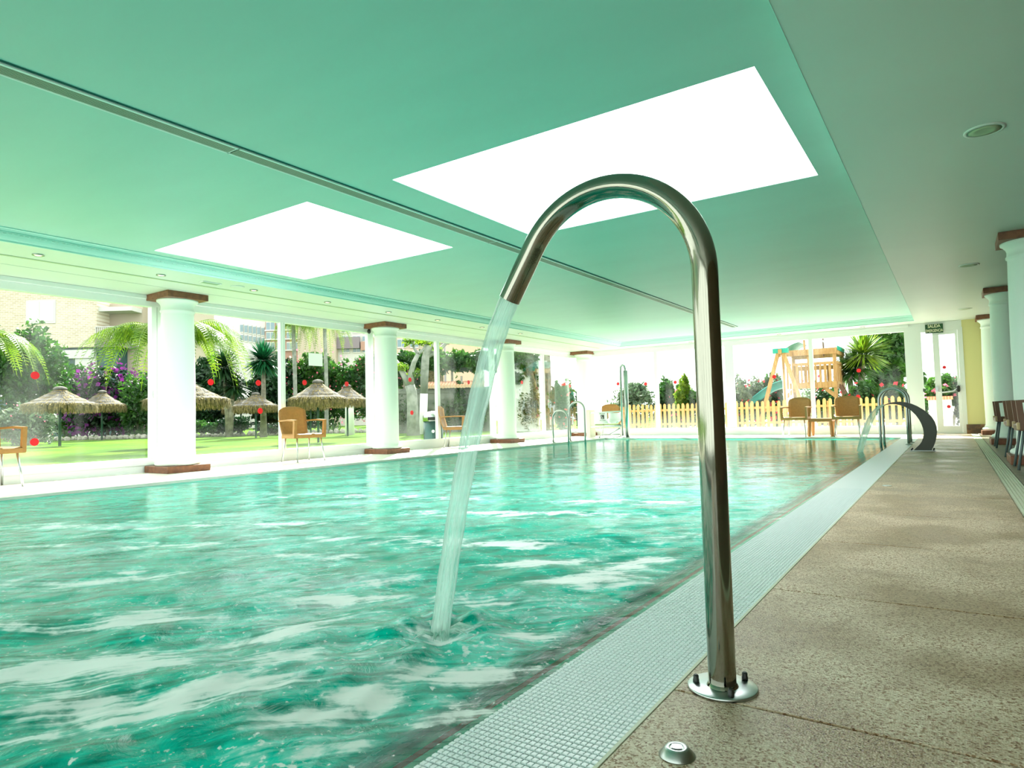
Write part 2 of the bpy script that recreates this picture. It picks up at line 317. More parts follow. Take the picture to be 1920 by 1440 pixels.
def tube(bm, pts, rad, n=12, cap=True, flat=None, uvl=None):
    pts = [Vector(p) for p in pts]; rs = rad if isinstance(rad, (list, tuple)) else [rad]*len(pts)
    rings = []; prev = None; ln = 0; lens = []
    for i, p in enumerate(pts):
        d = (pts[min(i+1, len(pts)-1)]-pts[max(i-1, 0)]).normalized()
        if prev is None:
            s = d.cross(Vector((0, 1, 0)))
            if s.length < 0.1: s = d.cross(Vector((1, 0, 0)))
        else: s = prev-d*prev.dot(d)
        s.normalize(); prev = s; t = d.cross(s)
        if i: ln += (p-pts[i-1]).length
        lens.append(ln)
        k = flat if flat else 1
        rings.append([bm.verts.new(p+s*math.cos(a)*rs[i]+t*math.sin(a)*rs[i]*k) for a in [2*PI*j/n for j in range(n)]])
    for i in range(len(rings)-1):
        for j in range(n):
            f = bm.faces.new((rings[i][j], rings[i][(j+1) % n], rings[i+1][(j+1) % n], rings[i+1][j])); f.smooth = True
            if uvl:
                for lp, (u_, v_) in zip(f.loops, ((j/n, lens[i]), ((j+1)/n, lens[i]), ((j+1)/n, lens[i+1]), (j/n, lens[i+1]))): lp[uvl].uv = (u_, v_)
    if cap:
        bm.faces.new(list(reversed(rings[0]))); bm.faces.new(rings[-1])
def lathe(bm, prof, n=32, c=(0, 0, 0), cap=True, smooth=True):
    rings = []
    for r, z in prof: rings.append([bm.verts.new((c[0]+r*math.cos(2*PI*j/n), c[1]+r*math.sin(2*PI*j/n), c[2]+z)) for j in range(n)])
    for i in range(len(rings)-1):
        for j in range(n):
            f = bm.faces.new((rings[i][j], rings[i][(j+1) % n], rings[i+1][(j+1) % n], rings[i+1][j])); f.smooth = smooth
    if cap:
        bm.faces.new(list(reversed(rings[0]))); bm.faces.new(rings[-1])
def dup(root, loc, rotz=0, label=None, scale=None, group=None):
    r = root.copy(); C.objects.link(r); r.location = loc; r.rotation_euler = (0, 0, rotz)
    if label: r['label'] = label
    if group: r['group'] = group
    if scale: r.scale = scale
    for ch in list(root.children):
        c = ch.copy(); C.objects.link(c); c.parent = r
        for g in ch.children:
            d = g.copy(); C.objects.link(d); d.parent = c
    return r
def piece(name, me, parent, loc, rot=None, scale=None):
    o = bpy.data.objects.new(name, me); C.objects.link(o); o.parent = parent; o.location = loc
    if rot: o.rotation_euler = rot
    if scale: o.scale = scale
    return o
def boxmesh(name, a, b, m, bev=0):
    bm = bmesh.new(); box(bm, a, b)
    if bev: bmesh.ops.bevel(bm, geom=bm.edges[:], offset=bev, segments=1, affect='EDGES')
    me = bpy.data.meshes.new(name); bm.to_mesh(me); bm.free(); me.materials.append(m); return me
# ================================================================== SETTING
XL, XR, YB, YF = -9.2, 4.0, 17.0, -4.0            # room
PX0, PX1, PY0, PY1 = -7.45, -0.87, -2.5, 15.2      # pool water
ZS, ZC = 2.45, 2.56                                # soffit, coffer ceiling
# floor bed (dark joints show between the slabs)
bm = bmesh.new()
for a, b in (((XL-0.1, YF), (PX0, YB+0.1)), ((PX0, PY1), (-0.575, YB+0.1)), ((-0.575, YF), (XR, YB+0.1)), ((PX0, YF), (-0.575, PY0))):
    box(bm, (a[0], a[1], -0.3), (b[0], b[1], -0.02))
floor = struct(obj('floor', bm, M['grout']))
slabm = boxmesh('slab', (-0.4365, -0.4965, -0.02), (0.4365, 0.4965, 0), M['terrazzo'], 0.002)
for k in range(-4, 17):
    y0 = k+0.48
    if y0 < 15.9: piece('slab', slabm, floor, (-0.133, y0+0.5, 0))
lastm = boxmesh('slab', (-0.4365, -0.255, -0.02), (0.4365, 0.255, 0), M['terrazzo'], 0.002)
piece('slab', lastm, floor, (-0.133, 16.74, 0))
ls = boxmesh('pale_slab', (-0.435, -0.4975, -0.02), (0.435, 0.4975, 0), M['whitefloor'], 0.002)
for k in range(21):
    for xx in (-8.765, -7.893): piece('pale_slab', ls, floor, (xx, YF+0.5+k, 0))
fs_ = boxmesh('pale_slab', (-0.49, -0.898, -0.02), (0.49, 0.898, 0), M['whitefloor'], 0.002)
for k in range(7): piece('pale_slab', fs_, floor, (PX0+0.5+k*0.9825, 16.1, 0), scale=(1, 1, 1))
dt = boxmesh('floor_tile', (-0.148, -0.148, -0.02), (0.148, 0.148, 0), M['dtile'], 0.001)
for i in range(3):
    for k in range(43): piece('floor_tile', dt, floor, (0.585+0.3*i, 4.1+0.3*k, 0))
bm = bmesh.new(); box(bm, (1.337, 3.95, -0.02), (XR, YB, 0)); box(bm, (0.437, YF, -0.02), (XR, 3.95, 0)); obj('plain_floor', bm, M['dtile'], floor)
bm = bmesh.new(); box(bm, (PX0-.03, PY0, -.2), (PX0+.004, PY1+.03, 0.0005)); box(bm, (PX0, PY1-.004, -.2), (-.87, PY1+.03, 0.0005)); obj('coping_edge', bm, M['whitefloor'], floor)
# pool basin
bm = bmesh.new()
def quad(bm, *p):
    f = bm.faces.new([bm.verts.new(q) for q in p]); return f
D = -1.35
quad(bm, (PX0, PY0, D), (-1.12, PY0, D), (-1.12, PY1, D), (PX0, PY1, D))
quad(bm, (PX0, PY0, D), (PX0, PY1, D), (PX0, PY1, -0.001), (PX0, PY0, -0.001))
quad(bm, (PX0, PY1, D), (-1.12, PY1, D), (-1.12, PY1, -0.001), (PX0, PY1, -0.001))
quad(bm, (PX0, PY0, D), (-1.12, PY0, D), (-1.12, PY0, -0.001), (PX0, PY0, -0.001))
quad(bm, (-1.12, PY0, D), (-1.12, PY1, D), (-1.12, PY1, -0.09), (-1.12, PY0, -0.09))
basin = struct(obj('pool_basin', bm, M['basin']))
# sloping rim beside the overflow: grout bed with mosaic tiles on it
def rimz(x): return -0.021-(-0.872-x)*0.28
bm = bmesh.new(); quad(bm, (-1.12, PY0, rimz(-1.12)-.002), (-0.872, PY0, rimz(-0.872)-.002), (-0.872, PY1, rimz(-0.872)-.002), (-1.12, PY1, rimz(-1.12)-.002))
obj('rim_bed', bm, M['rimgrout'], basin)
TP = 0.03
sl_ang = math.atan(0.28)
tm = boxmesh('red_tile', (-0.0135, -0.0135, -0.004), (0.0135, 0.0135, 0.001), M['redtile'])
for k in range(300): piece('red_tile', tm, basin, (-0.942, 0.3+TP*k, rimz(-0.942)), rot=(0, -sl_ang, 0))
bm = bmesh.new()
for k in range(300, 497): box(bm, (-0.955, 0.3+TP*k-0.0135, rimz(-0.942)-.004), (-0.929, 0.3+TP*k+0.0135, rimz(-0.942)+.002))
o = obj('far_red_tiles', bm, M['redtile'], basin); o['kind'] = 'stuff'
vs = []; fs = []
for k in range(0, 330):
    for cx in (-0.885, -0.914, -0.971, -1.0, -1.029, -1.058, -1.087):
        y = 0.3+TP*k; i = len(vs); j = rnd.uniform(-.0006, .0006)
        for dx, dy in ((-1, -1), (1, -1), (1, 1), (-1, 1)): vs.append((cx+dx*.0132, y+dy*.0132, rimz(cx+dx*.0132)+.001+j))
        for dx, dy in ((-1, -1), (1, -1), (1, 1), (-1, 1)): vs.append((cx+dx*.0138, y+dy*.0138, rimz(cx+dx*.0138)-.003))
        fs.append((i, i+1, i+2, i+3))
        for a in range(4): fs.append((i+a, i+4+a, i+4+(a+1) % 4, i+(a+1) % 4))
o = py('mosaic_tiles', vs, fs, M['rimtile'], basin); o['kind'] = 'stuff'
# overflow gutter + grating
bm = bmesh.new(); box(bm, (-0.875, PY0, -0.14), (-0.572, PY1, -0.10)); box(bm, (-0.8745, PY0, -0.10), (-0.870, PY1, -0.018)); box(bm, (-0.578, PY0, -0.10), (-0.572, PY1, -0.003))
struct(obj('overflow_channel', bm, M['gutter']))
gr = thing('overflow_grating', 'long white ribbed plastic overflow grating along the pool edge beside the stone deck', 'grating', (0, 0, 0))
def bargeo(x0, x1, n, wdt, notch=True):
    bm = bmesh.new(); box(bm, (x0, -wdt/2, -0.022), (x1, wdt/2, -0.0055))
    st = (x1-x0)/n
    if notch:
        for i in range(n):
            a = x0+i*st+0.0004; b = x0+(i+1)*st-0.0004
            vs = [bm.verts.new(p) for p in ((a, -wdt/2+.0003, -.0055), (b, -wdt/2+.0003, -.0055), (b, wdt/2-.0003, -.0055), (a, wdt/2-.0003, -.0055),
                  (a+.0006, -wdt/2+.0012, -.003), (b-.0014, -wdt/2+.0012, -.003), (b-.0006, wdt/2-.0012, -.003), (a+.0012, wdt/2-.0012, -.003))]
            for f in ((4, 5, 6, 7), (0, 1, 5, 4), (1, 2, 6, 5), (2, 3, 7, 6), (3, 0, 4, 7)): bm.faces.new([vs[i_] for i_ in f])
    return bm
bm = bargeo(-0.868, -0.580, 23, 0.0116); me = bpy.data.meshes.new('grate_bar'); bm.to_mesh(me); bm.free(); me.materials.append(M['grate'])
GP = 0.017
for k in range(300): piece('grate_bar', me, gr, (0, 0.70+GP*k, 0))
bm = bmesh.new()
for k in list(range(300, 853))+list(range(-188, 0)):
    y = 0.70+GP*k; box(bm, (-0.868, y-.0059, -0.022), (-0.580, y+.0059, -0.004))
for x in (-0.845, -0.60, -0.722): box(bm, (x-.004, PY0, -0.035), (x+.004, PY1, -0.021))
o = obj('far_grate_bars', bm, M['grate'], gr); o['kind'] = 'stuff'
bxo('edge_strip', (-0.5785, PY0, -0.02), (-0.5705, PY1, 0.0005), M['drain'], gr)
# ------------------------------------------------------------------ water surface
def water():
    rng = np.random.RandomState(3)
    nx, ny = 330, 620
    u = np.linspace(0, 1, nx); xs = PX1+0.012-(PX1+0.012-PX0)*(0.33*u+0.67*u**2.2)
    v = np.linspace(0, 1, 460); yf = 0.2+(PY1-0.2)*(0.26*v+0.74*v**2.4); yn = np.linspace(PY0, 0.2, 60)[:-1]; ys = np.concatenate([yn, yf]); ny = len(ys)
    X, Y = np.meshgrid(xs, ys); Z = np.zeros_like(X)
    dist = np.hypot(X, Y)
    jx, jy = -1.352, 1.56; r = np.hypot(X-jx, Y-jy)
    chop = np.exp(-np.maximum(0, dist-1.6)/2.4)
    for i in range(46):
        lam = 0.07*(1.09**i); a = rng.uniform(0, 2*PI)
        if i > 18: a = rng.normal(-0.9, 0.7)
        if lam > 1.9: lam = rng.uniform(.3, 1.4)
        kx, ky = 2*PI/lam*math.cos(a), 2*PI/lam*math.sin(a)
        res = np.clip((lam/np.maximum(0.018*dist, .02)-2.0)/3, 0, 1)
        amp = 0.0026*(lam/0.4)**0.6*(0.10+0.90*chop)*res
        ph = rng.uniform(0, 6.28)
        wv = np.sin(kx*X+ky*Y+ph+0.9*np.sin(0.7*X*3+1.1*Y*2.3+i))
        Z += amp*(1-2*np.abs(wv)**0.8)*0.55 if i % 3 == 0 else amp*wv
    Z += 0.016*np.exp(-((r-0.16)/0.07)**2)*(1+0.5*np.sin(9*np.arctan2(Y-jy, X-jx)))-0.03*np.exp(-(r/0.08)**2)
    Z += 0.010*np.exp(-((r-0.42)/0.13)**2)
    edge = np.clip((PX1-X)/0.45, 0, 1)**0.7; Z *= 0.18+0.82*edge
    Z = Z-0.014-0.012*np.clip((PX1-X)/0.3, 0, 1)
    Z = np.maximum(Z, -0.09)
    foam_glint = np.zeros_like(X)
    for (px, py_, rx, ry, a, s) in [(200, 1235, .34, .16, .7, 1.0), (275, 1150, .30, .12, .7, .9), (60, 1168, .5, .07, .6, .8), (60, 1260, .3, .14, .5, .8), (150, 1320, .25, .14, .6, .75),
        (540, 1175, .28, .12, 1.1, .95), (520, 1235, .22, .10, .6, .8), (640, 1120, .3, .12, .6, .75), (700, 1080, .25, .10, .6, .5), (330, 1310, .25, .09, .6, .75), (480, 1290, .3, .08, .6, .75),
        (590, 1340, .2, .07, .7, .8), (690, 1305, .12, .08, .7, .95), (640, 1400, .14, .06, .7, .7), (900, 1268, .16, .09, .8, .9), (840, 1345, .16, .08, .9, .8), (760, 1260, .14, .08, .7, .7),
        (1110, 1080, .34, .16, .7, 1.0), (1020, 1050, .35, .14, .7, .9), (1190, 1050, .25, .14, .9, .85), (950, 1015, .6, .12, .5, .8), (930, 1130, .25, .10, .6, .6), (980, 1190, .16, .07, .6, .7),
        (1000, 960, 1.0, .22, .4, .62), (600, 1040, .7, .14, .5, .62), (420, 980, 1.1, .2, .4, .55), (1180, 940, .9, .2, .4, .6), (130, 985, .9, .18, .4, .5), (740, 930, 1.4, .3, .3, .5), (700, 1010, .8, .16, .5, .62), (350, 1080, .7, .18, .5, .55), (250, 1020, 1.0, .2, .5, .5), (830, 1180, .16, .12, 0, .75), (100, 1090, .5, .14, .5, .6), (1250, 1010, .3, .14, .9, .6), (560, 1400, .2, .05, .7, .5), (60, 1380, .3, .06, .6, .55)]:  # weaker mid-pool patches paint skylight glints and window reflections in white
        c = gz(px, py_, -0.02); ca, sa = math.cos(a), math.sin(a)
        dx = X-c[0]; dy = Y-c[1]; p = dx*ca+dy*sa; q = -dx*sa+dy*ca
        foam_glint = np.maximum(foam_glint, s*np.exp(-((p/rx)**2+(q/ry)**2)))
    fj = gz(1616, 832, -.02); foam_glint = np.maximum(foam_glint, 0.8*np.exp(-(np.hypot(X-fj[0], Y-fj[1])/0.35)**2))
    clear = 0.9*np.clip((X-(-1.04))/0.08, 0, 1)
    nv = nx*ny; idx = np.arange(nv).reshape(ny, nx)
    vs = np.stack([X.ravel(), Y.ravel(), Z.ravel()], 1)
    q = np.stack([idx[:-1, :-1].ravel(), idx[1:, :-1].ravel(), idx[1:, 1:].ravel(), idx[:-1, 1:].ravel()], 1)
    me = bpy.data.meshes.new('pool_water'); nf = len(q)
    me.vertices.add(nv); me.vertices.foreach_set('co', vs.ravel().astype(np.float32))
    me.loops.add(nf*4); me.loops.foreach_set('vertex_index', q.ravel().astype(np.int32))
    me.polygons.add(nf); me.polygons.foreach_set('loop_start', (np.arange(nf)*4).astype(np.int32)); me.polygons.foreach_set('loop_total', np.full(nf, 4, np.int32))
    me.update(calc_edges=True); me.validate()
    at = me.attributes.new('foam_glint', 'FLOAT', 'POINT'); at.data.foreach_set('value', foam_glint.ravel().astype(np.float32))
    at = me.attributes.new('clear', 'FLOAT', 'POINT'); at.data.foreach_set('value', clear.ravel().astype(np.float32))
    at = me.attributes.new('chop', 'FLOAT', 'POINT'); at.data.foreach_set('value', chop.ravel().astype(np.float32))
    uvl = me.uv_layers.new(name='UVMap')
    # flow coordinates: streaks run away from the fountain's splash
    fa = 0.78; wp = 0.35*np.sin(1.9*X+0.8*Y)+0.2*np.sin(3.1*Y-1.2*X)
    U = (-X*math.sin(fa)+Y*math.cos(fa))*3.0+wp; V = (X*math.cos(fa)+Y*math.sin(fa))*1.5
    uvs = np.stack([U.ravel()*2.6, V.ravel()*1.6], 1)[q.ravel()]
    uvl.data.foreach_set('uv', uvs.ravel().astype(np.float32))
    if me.polygons[0].normal.z < 0: me.flip_normals()
    return link('pool_water', me, M['water'], smooth=True)
wo = water(); tag(wo, 'turquoise pool water with white froth and painted glints in front and long reflections behind', 'water', kind='stuff')
# ------------------------------------------------------------------ ceiling
ceil = bmesh.new()
SK = [(-3.62, -0.82, 3.70, 5.78), (-7.16, -4.57, 3.62, 5.62)]
CX0, CX1, CY0, CY1 = -7.30, -0.85, -3.0, 15.95      # coffer ceiling inner
def ceil_strips(bm):
    ysr = sorted({CY0, CY1+0.4, *[s[2] for s in SK], *[s[3] for s in SK]})
    for a, b in zip(ysr[:-1], ysr[1:]):
        cuts = [(s[0], s[1]) for s in SK if s[2] < (a+b)/2 < s[3]]
        xx = CX0-0.3
        for c0, c1 in sorted(cuts):
            box(bm, (xx, a, ZC), (c0, b, ZC+0.2)); xx = c1
        box(bm, (xx, a, ZC), (CX1+0.3, b, ZC+0.2))
ceil_strips(ceil); ceil_o = struct(obj('ceiling', ceil, M['ceiling']))
# soffit ring around the coffer
bm = bmesh.new()
box(bm, (XL-0.15, YF, ZS), (-7.47, YB+0.15, ZS+0.35)); box(bm, (-0.58, YF, ZS), (XR, YB+0.15, ZS+0.35))
box(bm, (-7.47, 16.3, ZS), (-0.58, YB+0.15, ZS+0.35)); box(bm, (-7.47, YF, ZS), (-0.58, -3.3, ZS+0.35))
obj('soffit', bm, M['soffit'], ceil_o)
# stepped crown moulding, a ring swept around the coffer
def ring_profile(prof):
    bm = bmesh.new(); loops = []
    for ins, z in prof:
        loops.append([bm.verts.new(p) for p in ((-7.47+ins, -3.3+ins, z), (-0.58-ins*.2, -3.3+ins, z), (-0.58-ins*.2, 16.3-ins, z), (-7.47+ins, 16.3-ins, z))])
    for a, b in zip(loops[:-1], loops[1:]):
        for j in range(4): bm.faces.new((a[j], a[(j+1) % 4], b[(j+1) % 4], b[j]))
    return bm
obj('crown_moulding', ring_profile([(-0.0, 2.452), (0.0, 2.447), (0.022, 2.447), (0.022, 2.462), (0.045, 2.470), (0.065, 2.490), (0.088, 2.520), (0.095, 2.522), (0.095, 2.536), (0.112, 2.536), (0.125, 2.548), (0.150, 2.550), (0.150, 2.562)]), M['mould'], ceil_o)
# bead row of the moulding (left side, near)
vs = []
bm = bmesh.new()
for k in range(230):
    y = 1.6+k*0.045; box(bm, (-7.385, y, 2.505), (-7.375, y+0.026, 2.515))
o = obj('bead_row', bm, M['mould'], ceil_o); o['kind'] = 'stuff'
# groove strip in the left soffit and along the back
bm = bmesh.new(); box(bm, (-8.06, YF, ZS-0.006), (-8.02, 16.2, ZS+0.01)); obj('soffit_groove', bm, M['groove'], ceil_o)
bm = bmesh.new(); box(bm, (-8.5, YF, ZS-0.004), (-8.485, 16.2, ZS+0.01)); obj('soffit_seam', bm, M['soffit'], ceil_o)
# roof above
bm = bmesh.new(); box(bm, (XL-0.15, YF-.2, 2.84), (-7.25, YB+0.15, 2.9)); box(bm, (-0.72, YF-.2, 2.84), (XR+.2, YB+0.15, 2.9)); box(bm, (-7.25, 6.2, 2.84), (-0.72, YB+.15, 2.9)); box(bm, (-7.25, YF-.2, 2.84), (-0.72, 3.2, 2.9))
obj('roof', bm, M['whitefloor'], ceil_o)
for i, s in enumerate(SK):
    p = bxo('skylight', (s[0]+0.001, s[2]+0.001, ZC+0.006), (s[1]-0.001, s[3]-0.001, ZC+0.03), M['opal'])
    tag(p, ['large white opal skylight panel right of the ceiling air slot, above the curved steel pipe', 'white opal skylight panel left of the ceiling air slot, nearer the garden windows'][i], 'skylight', 'ceiling skylights')
# linear air diffuser
hd = thing('air_diffuser', 'long narrow dark slotted air grille running down the middle of the ceiling', 'vent', (0, 0, 0))
for (y0, y1) in ((-0.5, 2.6), (2.612, 5.7), (5.712, 8.8), (8.812, 11.9), (11.912, 15.2)):
    bm = bmesh.new()
    box(bm, (-4.145, y0, ZC-0.012), (-4.128, y1, ZC)); box(bm, (-4.020, y0, ZC-0.014), (-4.000, y1, ZC)); box(bm, (-4.145, y1-0.006, ZC-.012), (-4.0, y1, ZC))
    obj('diffuser_frame', bm, M['white'], hd)
    bm = bmesh.new()
    for j in range(7): box(bm, (-4.124+j*0.015, y0, ZC-0.011), (-4.117+j*0.015, y1, ZC-0.001))
    obj('slat', bm, M['hvac'], hd)
bxo('backing', (-4.13, -0.5, ZC-0.003), (-4.018, 15.2, ZC-0.0005), M['dark'], hd)  # flat sheet whose near-black colour stands in for shade inside the slot
bxo('painted_shade_strip', (-3.999, -0.5, ZC-0.006), (-3.985, 15.2, ZC-0.0005), M['gutter'], hd)  # dark strip, its colour stands in for the shaded step beside the grille
# walls
bm = bmesh.new(); box(bm, (XR, YF, 0), (XR+0.15, YB, ZS)); struct(obj('wall_right', bm, mat('brown_wall', (0.16, 0.10, 0.05), 0.7)))
bm = bmesh.new(); box(bm, (XR-.4, YF-0.15, 0), (XR, YF, ZS+0.3)); box(bm, (XL, YF-.15, 2.449), (XR-.4, YF, ZS+.3)); struct(obj('wall_front', bm, M['yellow']))
WF = True
bm = bmesh.new(); box(bm, (0.25, YB-0.05, 0), (XR, YB+0.15, ZS)); struct(obj('wall_back', bm, M['yellow']))
bm = bmesh.new()
x = 0.235
for k in range(6): box(bm, (x+k*0.31, YB-0.075, 0), (x+k*0.31+0.305, YB-0.05, 0.2))
struct(obj('baseboard_back', bm, M['skirt']))
# ------------------------------------------------------------------ glazing
stick_n = 0
def disc(name, parent, c, ax, r=0.047):
    bm = bmesh.new()
    r_ = bmesh.ops.create_cone(bm, segments=24, radius1=r, radius2=r, depth=0.003, cap_ends=True)
    o = obj(name, bm, M['red'], parent); o.location = c
    o.rotation_euler = (0, PI/2, 0) if ax == 'x' else (PI/2, 0, 0)
    return o
def glazing(i, ax, p, a, b, mulls, dots=(), z0=0.0, name=None, hw=0.05):
    """frame in the plane ax=p, from a to b; mulls: (start, end) of posts"""
    t = 0.05
    def bb(bm, u0, u1, z0_, z1_, d0=-t, d1=t):
        if ax == 'x': box(bm, (p+d0, u0, z0_), (p+d1, u1, z1_))
        else: box(bm, (u0, p+d0, z0_), (u1, p+d1, z1_))
    bm = bmesh.new(); bb(bm, a, b, 2.30, 2.449); bb(bm, a, b, 0.0, 0.19); 
    if ax == 'x': box(bm, (p+t, a, 2.395), (p+t+.05, b, 2.447)); box(bm, (p+t, a, .10), (p+t+.015, b, .186))
    else: box(bm, (a, p-t-.05, 2.395), (b, p-t, 2.447)); box(bm, (a, p-t-.015, .10), (b, p-t, .186))
    root = struct(obj(name or 'window_%d' % i, bm, M['frame']))
    for u0, u1 in mulls:
        bm = bmesh.new(); bb(bm, u0, u1, 0.19, 2.30, -0.04, 0.04); bb(bm, (u0+u1)/2-.012, (u0+u1)/2+.012, 0.19, 2.30, 0.04, 0.048)
        obj('mullion', bm, M['frame'], root)
    edges = [a]+[x for m_ in mulls for x in m_]+[b]
    edges = sorted(edges)
    for j in range(0, len(edges)-1, 2):
        u0, u1 = edges[j], edges[j+1]
        if u1-u0 < 0.12: continue
        bm = bmesh.new(); bb(bm, u0, u1, 0.19, 2.30, -0.004, 0.004); obj('pane', bm, M['glass'], root)
    for u, z in dots:
        c = (p+0.008, u, z) if ax == 'x' else (u, p-0.008, z)
        disc('round_sticker', root, c, ax)
    return root
DL = [(3.24, 1.29), (3.24, .48), (5.50, 1.27), (6.31, 1.28), (7.21, 1.31), (8.15, 1.31), (6.34, .83), (9.84, 1.44), (9.88, .76), (11.8, 1.44), (14.05, 1.5), (16.3, 1.51)]
XG = XL-0.03
w1 = glazing(1, 'x', XG, YF, 4.8, [(-3.3, -3.2), (-1.3, -1.22), (0.66, 0.78), (2.70, 2.78), (4.60, 4.8)], DL[:2])
bm = bmesh.new(); box(bm, (XG+0.04, 4.60, 0.19), (XG+0.065, 4.665, 2.3)); obj('door_stile', bm, M['frame'], w1)
bm = bmesh.new(); box(bm, (XG+0.065, 4.625, 1.02), (XG+0.09, 4.65, 1.12)); obj('handle', bm, M['frame'], w1)
w2 = glazing(2, 'x', XG, 4.8, 8.8, [(6.71, 6.80), (8.66, 8.8)], DL[2:7])
w3 = glazing(3, 'x', XG, 8.8, 12.8, [(10.66, 10.75), (12.66, 12.8)], DL[7:10])
w4 = glazing(4, 'x', XG, 12.8, YB-0.05, [(15.05, 15.14)], DL[10:])
DB = [(-7.87, 1.47), (-7.03, 1.43), (-6.18, 1.43), (-7.87, .63), (-3.63, 1.44), (-1.76, 1.48), (-1.8, .87)]
w5 = glazing(5, 'y', YB, XL, -4.7, [(-6.76, -6.66), (-4.82, -4.7)], DB[:4])
w6 = glazing(6, 'y', YB, -4.7, -0.72, [(-4.7, -4.60), (-2.81, -2.72), (-0.82, -0.72)], DB[4:])
fill_glazing = glazing(7, 'y', YF-0.06, XL, XR-.4, [(-7.2, -7.1), (-5.1, -5.0), (-3.1, -3.0), (-1.0, -0.9), (1.2, 1.3)])  # unseen glazing behind the camera, added so daylight reaches the foreground
# hanging notice on the glass
no = bxo('paper_notice', (XG+0.008, 7.30, 1.61), (XG+0.0095, 7.60, 1.83), M['paper']); tag(no, 'blank white paper sheet taped to the garden window above the second left chair', 'notice')
# door bay
bm = bmesh.new()
box(bm, (-0.72, YB-0.05, 0), (-0.50, YB+0.05, 2.449)); box(bm, (-0.50, YB-0.05, 2.25), (0.25, YB+0.05, 2.449)); box(bm, (0.17, YB-0.06, 0), (0.26, YB+0.05, 2.3)); box(bm, (-0.5, YB-.05, 0), (.2, YB+.05, 0.03))
door = struct(obj('door_1', bm, M['frame']))
bm = bmesh.new(); box(bm, (-0.285, YB-0.03, 0.03), (-0.17, YB+0.03, 2.25)); box(bm, (0.12, YB-0.03, 0.03), (0.168, YB+0.03, 2.25)); box(bm, (-0.17, YB-.03, 0.03), (0.12, YB+0.03, 0.17)); box(bm, (-0.17, YB-.03, 2.17), (0.12, YB+0.03, 2.25)); box(bm, (-0.5, YB-.03, .03), (-.285, YB+.03, .08))
leaf = obj('door_leaf', bm, M['frame'], door)
bm = bmesh.new(); box(bm, (-0.17, YB-0.004, 0.17), (0.12, YB+0.004, 2.17)); obj('pane', bm, M['glass'], door)
bm = bmesh.new(); box(bm, (-0.5, YB-0.004, 0.08), (-0.285, YB+0.004, 2.25)); obj('pane', bm, M['glass'], door)
disc('round_sticker', door, (-0.10, YB-0.008, 1.45), 'y', .035); disc('round_sticker', door, (-0.06, YB-0.008, 0.59), 'y', .035)
bm = bmesh.new(); tube(bm, [(-0.25, YB-0.10, 0.93), (-0.18, YB-0.12, 0.90), (0.04, YB-0.12, 0.92), (0.12, YB-0.08, 0.98)], 0.013, 10); obj('push_bar', bm, M['alu'], leaf)
bm = bmesh.new(); box(bm, (0.10, YB-0.12, 0.90), (0.155, YB-0.03, 1.04)); bmesh.ops.bevel(bm, geom=bm.edges[:], offset=.012, affect='EDGES'); obj('bar_bracket', bm, M['black'], leaf)
bm = bmesh.new(); box(bm, (-0.28, YB-0.12, 0.92), (-0.235, YB-0.03, 1.02)); obj('bar_bracket', bm, M['alu'], leaf)
bxo('latch', (-0.512, YB-0.075, 0.93), (-0.49, YB-0.05, 1.0), M['black'], door)
# ------------------------------------------------------------------ text helper
def textmesh(name, s, size, m, parent, loc, rot, ext=0.002, bold=0.0, sx=1.0):
    cu = bpy.data.curves.new(name, 'FONT'); cu.body = s; cu.size = size; cu.extrude = ext; cu.offset = bold; cu.align_x = 'CENTER'; cu.align_y = 'CENTER'
    to = bpy.data.objects.new(name, cu); C.objects.link(to)
    dg = bpy.context.evaluated_depsgraph_get(); me = bpy.data.meshes.new_from_object(to.evaluated_get(dg))
    bpy.data.objects.remove(to)
    for v in me.vertices: v.co.x *= sx
    me.materials.clear(); me.materials.append(m)
    o = bpy.data.objects.new(name, me); C.objects.link(o); o.parent = parent; o.location = loc; o.rotation_euler = rot
    return o
# exit sign
sg = thing('exit_sign', 'small green and pale emergency exit sign above the far glass door', 'sign', (-0.245, YB-0.08, 2.31))
bxo('upper_panel', (-0.165, 0, 0.005), (0.165, 0.012, 0.10), M['signgreen'], sg)
bxo('lower_panel', (-0.165, 0, -0.10), (0.165, 0.012, 0.005), M['signgreen'], sg)
bxo('sign_mount', (-0.05, 0.012, -0.03), (0.05, 0.03, 0.03), M['white'], sg)
textmesh('lettering', 'SALIDA', 0.098, M['signyel'], sg, (0, -0.002, 0.052), (PI/2, 0, 0), bold=0.002, sx=0.72)
textmesh('lettering', 'EMERGENCIA', 0.088, M['signyel'], sg, (0, -0.002, -0.048), (PI/2, 0, 0), bold=0.0015, sx=0.60)
# ------------------------------------------------------------------ columns
def make_column(label, x, y):
    t = thing('column', label, 'column', (x, y, 0), 0, 'round white pool hall columns')
    bxo('plinth', (-0.30, -0.30, 0), (0.30, 0.30, 0.09), M['terra'], t, bev=0.008)
    bm = bmesh.new()
    lathe(bm, [(0.265, 0.09), (0.282, 0.105), (0.285, 0.125), (0.27, 0.145), (0.245, 0.155), (0.235, 0.175), (0.225, 0.21), (0.221, 0.3), (0.224, 0.8), (0.222, 1.3), (0.214, 1.8), (0.205, 2.16), (0.205, 2.19), (0.218, 2.195), (0.220, 2.215), (0.208, 2.225), (0.206, 2.27), (0.215, 2.30), (0.24, 2.33), (0.262, 2.345), (0.264, 2.365)], 48)
    obj('shaft', bm, M['column'], t)
    bxo('capital_slab', (-0.285, -0.285, 2.365), (0.285, 0.285, 2.449), M['terra'], t, bev=0.004)
    return t
CL = ['white column nearest the camera on the left garden side, left of the second chair', 'second white column on the garden side, between two garden windows', 'third white column on the garden side, seen behind the falling water', 'white column in the far left corner behind the pool lift']
col = make_column(CL[0], -8.86, 4.8)
